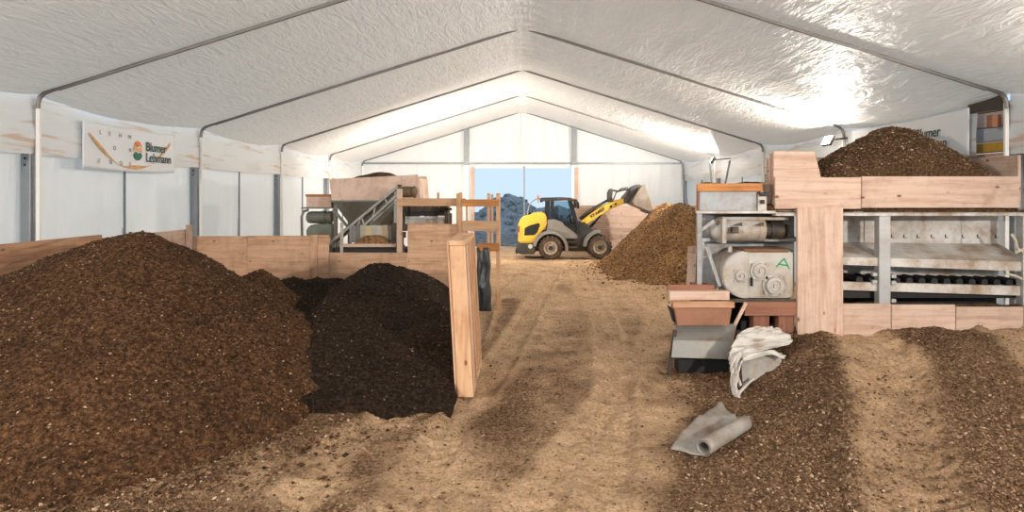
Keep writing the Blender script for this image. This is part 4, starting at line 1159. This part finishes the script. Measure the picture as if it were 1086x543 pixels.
for i, p in enumerate(range(905, 1085, 13)):
    bm = new(); lathe(bm, (PX(p, fy + .3), fy + .12, PZ(296 + (p - 900) * .02, fy + .2)), (0, 1, 0), [(0, 0), (.05, 0), (.05, .45), (0, .45)], 14)
    mk('chain_roller', bm, BLACK(), fe)
for (p, q) in ((925, 289), (925, 297), (945, 291), (945, 298), (945, 317)):
    box('mounting_tab', X9(p), X9(p + 5), fy - .02, fy + .04, Z9(q + 4), Z9(q), GREY(), fe)
bm = new()
for a, b in (((1072, 248), (1079, 264)), ((1079, 264), (1086, 270)), ((1076, 268), (1088, 264)), ((1066, 290), (1086, 297))):
    bm = new(); tube(bm, [(X9(a[0]), fy - .01, Z9(a[1])), (X9((a[0] + b[0]) / 2), fy - .03, Z9((a[1] + b[1]) / 2 - 1)), (X9(b[0]), fy, Z9(b[1]))], 0.018, 6)
    mk('loose_strap', bm, mat('dirty_strap', C(196, 186, 168), 0.7, 0, 8, 0.2, 0.1), fe)
# base planks behind the gravel
for a, b, t0, bt in ((888, 942.5, 321.5, 345), (943.2, 1010.5, 322.5, 348), (1011.2, 1082, 324.5, 350), (1082.6, 1096, 326, 352)):
    board('base_plank', X9(a), min(X9(b), 7.37), fy - .06, fy - .01, Z9(bt + 18), Z9(t0), 'pale', fe)
# underside of the gearbox
box('gearbox_bed', X9(758), X9(843), fy - .05, fy + .6, Z9(320.5), Z9(316.5), DARK(), fe)
board('sill_beam', X9(788), X9(843), fy - .07, fy + .05, Z9(334), Z9(319.5), 'red', fe)
board('support_block', X9(799), X9(816), fy + .0, fy + .2, 0, Z9(334), 'red', fe)
board('support_block', X9(826), X9(842), fy + .0, fy + .2, 0, Z9(334), 'red', fe)
board('support_block', X9(745), X9(760), fy + .5, fy + .7, 0, Z9(306), 'red', fe)
box('gearbox_gap_shade', X9(762), X9(845), fy + .7, fy + .72, 0, Z9(318), BLACK(), fe)  # black backing that paints the dark of the gap under the gearbox
bm = new(); bar(bm, (X9(775), fy - .125, Z9(344.5)), (X9(789), fy - .08, Z9(320)), 0.05, 0.03, (0, 1, 0)); mk('prop_stick', bm, wood('pale', 0), fe)
# soil spilled on the rails
def spill(name, x0, x1, ya, yb, z, hgt, n, par, seed):
    xs = np.linspace(x0, x1, max(int((x1 - x0) / .03), 4)); ys_ = np.linspace(ya, yb, 7)
    X, Y = np.meshgrid(xs, ys_)
    t = (Y - ya) / (yb - ya)
    Zz = z - 0.006 + hgt * np.sin(math.pi * t) * np.clip(0.55 + 1.3 * fbm(X * 3, Y * 3, 4, seed), 0, 2)
    o = mk_np(name, np.stack([X, Y, Zz], -1).reshape(-1, 3), grid_faces(len(xs), 7), S_GRAV, par, smooth=True)
    o['kind'] = 'stuff'
spill('soil_spill', X9(893), 7.36, fy - .015, fy + .0, Z9(224.5), 0.0, 0, fe, 1)
spill('soil_spill', X9(822), 7.36, fy - .06, fy + .0, Z9(224.5), 0.055, 0, fe, 400)
spill('soil_spill', X9(745), X9(812), fy - .01, fy + .14, Z9(194.5), 0.03, 0, fe, 401)
spill('soil_spill', X9(893), 7.36, fy - .06, fy + .1, Z9(324), 0.05, 0, fe, 402)
spill('soil_spill', X9(813), X9(842), fy - .02, fy + .3, Z9(223.5), 0.12, 0, fe, 403)
# leaning planks
lp = empty('leaning_planks', (X9(730), fy + .9, 0), 'pale narrow planks leaning against the end of the feeder', 'planks')
for a, b, w, k in (((2.57, 9.96, 0.0), (2.73, 10.21, 1.55), 0.13, 'pale'), ((2.58, 10.45, 0.0), (2.88, 10.312, 1.2), 0.08, 'old'), ((2.82, 10.66, 0.0), (2.75, 10.312, 1.65), 0.13, 'pale')):
    bm = new(); bar(bm, a, b, 0.03, w, (1, 0, 0)); mk('plank', bm, wood(k, 2), lp)
lp2 = empty('leaning_plank', (PX(815, 9.5), 9.6, 2.26), 'thin plank leaning on the left end of the hopper', 'planks')
bm = new(); bar(bm, (PX(816, 9.42), 9.42, 2.27), (PX(818.2, 9.42), 9.42, 3.1), 0.02, 0.05, (1, 0, 0)); mk('plank', bm, wood('pale', 2), lp2)

# ------------------------------------------------------------------ trough in front of the gearbox
gy = 8.95
def XA(p): return PX(p, gy)
def ZA(p): return PZ(p, gy)
tr = empty('discharge_trough', (XA(745), gy, 0), 'brown wooden trough above a bent grey sheet-metal chute', 'trough')
board('rear_board', XA(711), XA(762), gy + .187, gy + .228, ZA(312), ZA(304), 'red', tr)
board('beam', XA(711), XA(775), gy + .045, gy + .185, ZA(319), ZA(309.5), 'pale', tr)
board('rim_board', XA(713), XA(778), gy - .05, gy + .04, ZA(326), ZA(319.5), 'old', tr)
mk('trough_body', prism(new(), [(XA(715), ZA(326)), (XA(776), ZA(326)), (XA(773), ZA(345)), (XA(718), ZA(345))], gy - .02, gy + .22, 0.006), mat('brown_board', C(158, 112, 88), 0.7, 0, 3, 0.15, 0.05, C(120, 84, 62), 0.2), tr)
mk('side_flap', prism(new(), [(XA(709), ZA(324)), (XA(714), ZA(328)), (XA(719), ZA(345)), (XA(714), ZA(341))], gy + .05, gy + .08), BLACK(), tr)
ch = mk('chute_back', prism(new(), [(0, 0), (1, 0), (1, .01), (0, .01)], 0, 1), GREY(), tr) if False else None
def plate(name, quad, th, m, par):
    bm = new(); a = [Vector(q) for q in quad]
    nrm = (a[1] - a[0]).cross(a[3] - a[0]).normalized() * th
    p = [bm.verts.new(q) for q in a]; q2 = [bm.verts.new(q + nrm) for q in a]
    bm.faces.new(p); bm.faces.new(q2[::-1])
    for i in range(4): bm.faces.new((p[i], q2[i], q2[(i + 1) % 4], p[(i + 1) % 4]))
    return mk(name, bm, m, par)
CH = mat('chute_steel', C(160, 162, 160), 0.4, 0.5, 4, 0.2, 0.05, C(128, 116, 100), 0.3)
g2 = gy - .12
plate('chute_back', [P(717, 346, gy + .1), P(781, 346, gy + .1), P(778, 362, g2), P(714, 361, g2)], 0.012, CH, tr)
plate('chute_front', [P(714, 361, g2), P(778, 362, g2), P(775, 381, g2 - .12), P(712, 379, g2 - .12)], 0.012, CH, tr)
box('chute_rim', XA(716), XA(782), gy + .09, gy + .12, ZA(347.5), ZA(345), CH, tr)
box('chute_shade_block', XA(719), XA(772), gy - .05, gy + .22, 0, ZA(378), BLACK(), tr)  # black block in place of the shade beneath the chute
bm = new(); bar(bm, P(709, 398, 8.9), P(716, 350, 8.9), 0.05, 0.04, (0, 1, 0)); mk('leg', bm, DARK(), tr)
bm = new(); bar(bm, P(779, 392, 9.0), P(783, 350, 9.0), 0.05, 0.04, (0, 1, 0)); mk('leg', bm, DARK(), tr)

# ------------------------------------------------------------------ plastic sheets
PLA = fabric('dusty_plastic', C(208, 205, 200), 0.12, 0.5, (6, 6, 6), 0.5, stain=C(150, 122, 96))
PLG = mat('grey_membrane', C(158, 156, 152), 0.55, 0, 4, 0.15, 0.08, C(110, 90, 72), 0.3)
def ribbon(name, ctr, m, parent, nv=9, fold=0.05, seed=0, th=0.006):
    """sheet swept along ctr: rows of (left point, right point)"""
    rows = []
    L = [np.array(a) for a, b in ctr]; Rr = [np.array(b) for a, b in ctr]
    n = len(ctr); T = np.linspace(0, n - 1, (n - 1) * 7 + 1)
    V = []
    def cr(A, t):
        i = int(min(math.floor(t), n - 2)); f = t - i
        p0 = A[max(i - 1, 0)]; p1 = A[i]; p2 = A[i + 1]; p3 = A[min(i + 2, n - 1)]
        return 0.5 * (2 * p1 + (p2 - p0) * f + (2 * p0 - 5 * p1 + 4 * p2 - p3) * f * f + (3 * p1 - p0 - 3 * p2 + p3) * f ** 3)
    for t in T:
        a = cr(L, t); b = cr(Rr, t)
        for k in range(nv):
            u = k / (nv - 1)
            p = a * (1 - u) + b * u
            nz = float(fbm(np.array([u * 4 + t * .6 + seed]), np.array([t * 0.9]), 3, 500 + seed)[0])
            w = fold * (math.sin(u * 7 + t * 1.3 + seed) * .5 + 4 * abs(nz) - 1)
            V.append(p + np.array([0.3 * w, -w, 0.6 * w]))
    o = mk_np(name, np.array(V), grid_faces(nv, len(T)), m, parent, smooth=True)
    md = o.modifiers.new('s', 'SOLIDIFY'); md.thickness = th
    return o
sheet_e = empty('torn_plastic_sheet', tuple(P(785, 435, 7.9)), 'crumpled torn white plastic sheet draped over a buried grey sheet', 'plastic sheet')
def q(px, py, d): return tuple(P(px, py, d))
rowsd = [(345, 803, 822, 8.75), (348, 794, 832, 8.7), (352, 786, 837, 8.64), (357, 781, 839, 8.56), (362, 778, 838, 8.48), (367, 776, 828, 8.40), (372, 775, 806, 8.32), (378, 774, 795, 8.26), (386, 774, 786, 8.2), (396, 774, 783, 8.1), (406, 775, 783, 8.0), (416, 778, 785, 7.9), (426, 780, 787, 7.82), (438, 784, 787, 7.72)]
ribbon('drape', [(q(a, y, d), q(b, y + (3 if y < 365 else 0), d - .04)) for y, a, b, d in rowsd], PLA, sheet_e, 23, 0.030, 3)
ribbon('torn_strip', [(q(787, 379, 8.2), q(789, 383, 8.15)), (q(803, 373, 8.25), q(806, 378, 8.15)), (q(818, 372, 8.25), q(820, 376, 8.15)), (q(834, 377, 8.2), q(831, 381, 8.15))], PLA, sheet_e, 5, 0.02, 12)
ribbon('torn_strip', [(q(780, 418, 7.92), q(784, 421, 7.88)), (q(789, 409, 8.0), q(791, 412, 7.97)), (q(799, 400, 8.12), q(800, 403, 8.1))], PLA, sheet_e, 4, 0.01, 15)
ribbon('torn_strip', [(q(784, 372, 8.25), q(788, 373, 8.23)), (q(779, 386, 8.15), q(781, 387, 8.1)), (q(781, 398, 8.05), q(784, 398, 8.02)), (q(784, 410, 7.98), q(787, 409, 7.95))], PLA, sheet_e, 4, 0.015, 18)
plate('grey_liner', [q(786, 379, 8.28), q(829, 374, 8.32), q(829, 405, 8.22), q(788, 412, 8.15)], 0.02, PLG, sheet_e)
# flat membrane with a rolled edge
rl = empty('rolled_membrane', tuple(G(750, 460)), 'grey membrane offcut with one rolled edge lying on the gravel', 'plastic sheet')
def gz(x, y): return float(floor_h(np.array([x]), np.array([y]))[0])
A, B, Cc, D = G(711, 477, .03), G(764, 423, .08), G(790, 446, .12), G(746, 486, .03)
nu, nv = 16, 20
V = []
for j in range(nv):
    t = j / (nv - 1)
    for i in range(nu):
        u = i / (nu - 1)
        p = (A * (1 - t) + B * t) * (1 - u) + (D * (1 - t) + Cc * t) * u
        V.append((p.x, p.y, max(gz(p.x, p.y), 0) + 0.035 + 0.05 * math.sin(t * 3.1) * (1 - u) + 0.02 * float(fbm(np.array([u * 3]), np.array([t * 4]), 3, 600)[0])))
o = mk_np('sheet', np.array(V), grid_faces(nu, nv), PLG, rl, smooth=True); o.modifiers.new('s', 'SOLIDIFY').thickness = 0.008
d0 = Vector(V[nu - 1]); d1 = Vector(V[-1]); ax = (d1 - d0).normalized()
sx = ax.cross(Vector((0, 0, 1))).normalized(); sz_ = sx.cross(ax)
V = []; na = 42
for j in range(10):
    p = d0 + (d1 - d0) * (j / 9)
    for a in range(na):
        th = a / (na - 1) * 2 * math.pi * 1.7
        r = 0.072 - 0.024 * a / (na - 1)
        V.append(p + sx * (math.sin(th) * r + .0) + sz_ * (0.068 - math.cos(th) * r))
o = mk_np('rolled_edge', np.array([tuple(v) for v in V]), grid_faces(na, 10), PLG, rl, smooth=True); o.modifiers.new('s', 'SOLIDIFY').thickness = 0.008
ob = plate('buried_corner', [P(790, 437, 7.45), P(818, 439, 7.5), P(800, 452, 7.25), P(788, 457, 7.2)], 0.01, PLG, rl)

# ------------------------------------------------------------------ feeder and conveyors behind the fence
sy_ = 16.6; ss = sy_ / F
def XL(p): return PX(p, sy_)
def ZL(p): return PZ(p, sy_)
le = empty('box_feeder', (XL(390), sy_ + .6, 0), 'dusty green-grey feeder with pink-boarded hopper behind the plywood fence', 'machine')
GRN = mat('grey_green_steel', C(126, 134, 130), 0.55, 0.1, 5, 0.2, 0.08, C(110, 98, 82), 0.3)
PNK = mat('pink_board', C(232, 206, 190), 0.7, 0, 4, 0.08, 0.04, C(180, 144, 120), 0.15)
mk('hopper_board', prism(new(), [(XL(352), ZL(212.5)), (XL(349), ZL(190)), (XL(425), ZL(186.2)), (XL(426), ZL(212.5))], sy_, sy_ + .04), PNK, le)
mk('hopper_board', prism(new(), [(XL(426.3), ZL(212.5)), (XL(425.3), ZL(186.2)), (XL(443), ZL(185)), (XL(446), ZL(212.5))], sy_, sy_ + .04), PNK, le)
mk('hopper_board', prism(new(), [(XL(352), ZL(212.5)), (XL(349), ZL(190)), (XL(443), ZL(185)), (XL(446), ZL(212.5))], sy_ + 1.5, sy_ + 1.54), PNK, le)
for p in (351, 443):
    plate('hopper_board', [(XL(p), sy_ + .05, ZL(212)), (XL(p), sy_ + 1.5, ZL(212)), (XL(p), sy_ + 1.5, ZL(189)), (XL(p), sy_ + .05, ZL(189))], 0.04, PNK, le)
# funnel
bm = new()
tp = [(XL(352), sy_), (XL(446), sy_), (XL(446), sy_ + 1.5), (XL(352), sy_ + 1.5)]
bt = [(XL(372), sy_ + .4), (XL(430), sy_ + .4), (XL(430), sy_ + 1.1), (XL(372), sy_ + 1.1)]
a = [bm.verts.new((x, y, ZL(212.5))) for x, y in tp]; b = [bm.verts.new((x, y, ZL(246))) for x, y in bt]
for i in range(4): bm.faces.new((a[i], a[(i + 1) % 4], b[(i + 1) % 4], b[i]))
bm.faces.new(b)
mk('funnel', bm, GRN, le)
box('funnel_rim', XL(351), XL(447), sy_ - .03, sy_ + 1.55, ZL(214.5), ZL(212.5), GRN, le)
for p in (353, 441):
    for yy in (sy_ + .05, sy_ + 1.4):
        box('leg', XL(p), XL(p) + .09, yy, yy + .09, 0, ZL(214), GRN, le)
bm = new(); bar(bm, (XL(353), sy_ + .02, ZL(222)), (XL(378), sy_ + .02, ZL(252)), .07, .05, (0, 1, 0)); mk('brace', bm, GRN, le)
# drive group at the left end
box('drive_deck', XL(318), XL(352), sy_ + .1, sy_ + .9, ZL(221.5), ZL(220), GRN, le)
box('drive_frame', XL(322), XL(349), sy_ + .2, sy_ + .8, ZL(220), ZL(207), PNK, le)
board('frame_plank', XL(321.5), XL(349), sy_ + .17, sy_ + .21, ZL(208.5), ZL(206), 'orange', le)
bm = new(); cy = sy_ + .35
lathe(bm, (XL(321), cy, ZL(231)), (1, 0, 0), [(0, 0), (.11, 0), (.15, .04), (.165, .12), (.165, .42), (.18, .42), (.18, .50), (.14, .5), (.14, .58), (.17, .58), (.17, .66), (0, .66)], 22)
mk('drive_motor', bm, GRN, le, False)
pts = [(XL(332) + 9 * ss * math.cos(math.radians(t)), ZL(247) + 9 * ss * math.sin(math.radians(t))) for t in np.linspace(90, 270, 12)] + [(XL(351), ZL(256)), (XL(351), ZL(238))]
mk('gearbox', prism(new(), pts, sy_ + .1, sy_ + .6, .02), mat('teal_dust', C(120, 146, 134), 0.6, 0, 8, 0.3, 0.1, C(120, 108, 92), 0.4), le)
bm = new(); tube(bm, [(XL(319), sy_ + .1, ZL(252)), (XL(318.5), sy_ + .1, ZL(230)), (XL(320.5), sy_ + .1, ZL(224.5)), (XL(326), sy_ + .1, ZL(222.5))], 0.035, 8); mk('guard_pipe', bm, GRN, le)
box('stand', XL(320), XL(352), sy_ + .15, sy_ + .8, 0, ZL(256), GRN, le)
# soil in that hopper
def h_l(x, y): return ZL(190) + cone(x, y, XL(397), sy_ + .75, 0.22, .75, .7, .7, .7, .4) + .03 * fbm(x * 5, y * 5, 3, 700)
o = heap_obj('gravel_heap', XL(355), XL(440), sy_ + .06, sy_ + 1.46, 0.04, h_l, S_BROWN, 'small mound of brown soil topping the pink-boarded hopper', 'soil heap', base=ZL(196))

# inclined belt conveyor
cy0 = 15.1
cv = empty('belt_conveyor', (PX(390, cy0), cy0, 0), 'inclined lattice belt conveyor rising across the pink-boarded hopper', 'conveyor')
GAL = mat('conveyor_grey', C(150, 152, 150), 0.5, 0.3, 5, 0.2, 0.05)
def cp(px, py, dy=0.0): return Vector((PX(px, cy0), cy0 + dy, PZ(py, cy0)))
for dy in (0.0, 0.55):
    bm = new(); bar(bm, cp(345, 262, dy), cp(422, 198, dy), .06, .12, (0, 1, 0)); mk('side_rail', bm, GAL, cv)
    bm = new(); bar(bm, cp(372, 252, dy), cp(421, 207, dy), .05, .05, (0, 1, 0)); mk('lower_chord', bm, GAL, cv)
    for a, b in (((383, 230), (387, 239)), ((383, 230), (377, 246)), ((398, 217.5), (396, 230)), ((408, 209.5), (411, 217)), ((372, 240), (372, 252))):
        bm = new(); bar(bm, cp(*a, dy), cp(*b, dy), .04, .04, (0, 1, 0)); mk('lattice_bar', bm, GAL, cv)
bm = new(); bar(bm, cp(346, 260, .28), cp(421, 197.5, .28), .44, .02, (0, 1, 0)) if False else None
bm = new()
a0, b0 = cp(345, 259, .04), cp(422, 195.5, .04)
dv = Vector((0, .47, 0)); up = Vector((0, 0, .02))
vv = [bm.verts.new(p) for p in (a0, b0, b0 + dv, a0 + dv, a0 - up, b0 - up, b0 + dv - up, a0 + dv - up)]
for f_ in ((0, 1, 2, 3), (7, 6, 5, 4), (0, 4, 5, 1), (1, 5, 6, 2), (2, 6, 7, 3), (3, 7, 4, 0)): bm.faces.new([vv[i] for i in f_])
mk('belt', bm, mat('conveyor_belt', C(52, 50, 48), 0.7, 0, 6, 0.2, 0.1, C(110, 84, 60), 0.4), cv)
bm = new(); lathe(bm, (PX(424, cy0), cy0 + .1, PZ(203.5, cy0)), (1, 0, 0), [(0, 0), (.12, 0), (.135, .03), (.135, .26), (.12, .26), (.12, .30), (.14, .30), (.14, .36), (.05, .4), (0, .4)], 20)
mk('drum_motor', bm, mat('rusty_drum', C(110, 92, 74), 0.7, 0.2, 12, 0.35, 0.2), cv)
box('leg', PX(417.5, cy0), PX(420, cy0), cy0 + .02, cy0 + .1, 0, PZ(202, cy0), GAL, cv)
box('leg', PX(352, cy0), PX(355, cy0), cy0 + .02, cy0 + .1, 0, PZ(258, cy0), GAL, cv)
# cross conveyor tray over the fence
ty = 14.25
def XT(p): return PX(p, ty)
def ZT(p): return PZ(p, ty)
tre = empty('conveyor_tray', (XT(392), ty, ZT(268)), 'open conveyor tray with soil on the low gap of the plywood fence', 'conveyor')
STR = []
for i, (p, c) in enumerate(((364, (150, 154, 158)), (370, (120, 112, 104)), (376, (176, 172, 160)), (382, (206, 186, 140)), (388, (180, 176, 168)), (394, (196, 190, 176)), (400, (206, 184, 150)), (406, (120, 110, 104)), (411, (150, 150, 152)))):
    box('curtain_strip', XT(p), XT(p + 5.8), ty + .52, ty + .53, ZT(259), ZT(240 + (i % 2) * .5), mat('strip_%d' % i, C(*c), 0.6, 0, 5, 0.1, 0.03), tre, 0)
box('tray_floor', XT(362), XT(420), ty + .02, ty + .55, ZT(263), ZT(261), DARK(), tre)
board('front_bar', XT(362), XT(420), ty - .02, ty + .02, ZT(262), ZT(258.5), 'pale', tre)
box('under_frame', XT(352), XT(432), ty + .02, ty + .5, ZT(268.2), ZT(263.2), BLACK(), tre)
box('corner_post', XT(361), XT(364), ty - .03, ty + .03, 0, ZT(236), LGREY(), tre)
box('corner_post', XT(412), XT(417), ty + .3, ty + .4, 0, ZT(237), DARK(), tre)
bm = new(); tube(bm, [(XT(426), ty, ZT(252)), (XT(426), ty, ZT(246))], 0.1, 10); tube(bm, [(XT(426), ty, ZT(260)), (XT(426), ty, ZT(252))], 0.05, 8); tube(bm, [(XT(426), ty, ZT(268)), (XT(426), ty, ZT(260))], 0.08, 8)
mk('gear_drive', bm, DARK(), tre)
def h_t(x, y): return ZT(261) + np.clip(cone(x, y, XT(392), ty + .28, .32, .42, .42, .5, .5, .2), -1, .22) + .02 * fbm(x * 6, y * 6, 2, 710)
o = heap_obj('clay_heap', XT(366), XT(416), ty + .04, ty + .5, .03, h_t, S_FAR, 'small flat-topped mound of tan soil in the conveyor tray', 'soil heap', base=ZT(261))
# dark horizontal conveyor behind the fence, right
hc = empty('belt_conveyor', (PX(455, 15.92), 15.92, 0), 'flat dark conveyor behind the rails of the lumber frame', 'conveyor')
hy = 15.92
def XH(p): return PX(p, hy)
def ZH(p): return PZ(p, hy)
box('belt_bed', XH(430), XH(474), hy, hy + .5, ZH(229), ZH(224), BLACK(), hc)
for i in range(5):
    bm = new(); lathe(bm, (XH(434 + i * 9), hy + .02, ZH(222)), (0, 1, 0), [(0, 0), (.11, 0), (.11, .4), (0, .4)], 14); mk('roller', bm, DARK(), hc)
box('bed_rail', XH(430), XH(474), hy - .05, hy - .01, ZH(232), ZH(229.5), GREY(), hc)
box('skirt', XH(430), XH(472), hy - .04, hy + .5, ZH(237.5), ZH(232.2), LGREY(), hc)
box('end_bracket', XH(472), XH(475.5), hy - .1, hy + .4, 0, ZH(219), DARK(), hc)
box('end_bracket', XH(477), XH(479.5), hy - .1, hy, 0, ZH(226), DARK(), hc)
box('end_arm', XH(468), XH(479.5), hy - .1, hy, ZH(223), ZH(220.5), DARK(), hc)
box('leg', XH(432), XH(435), hy + .1, hy + .3, 0, ZH(232), DARK(), hc)
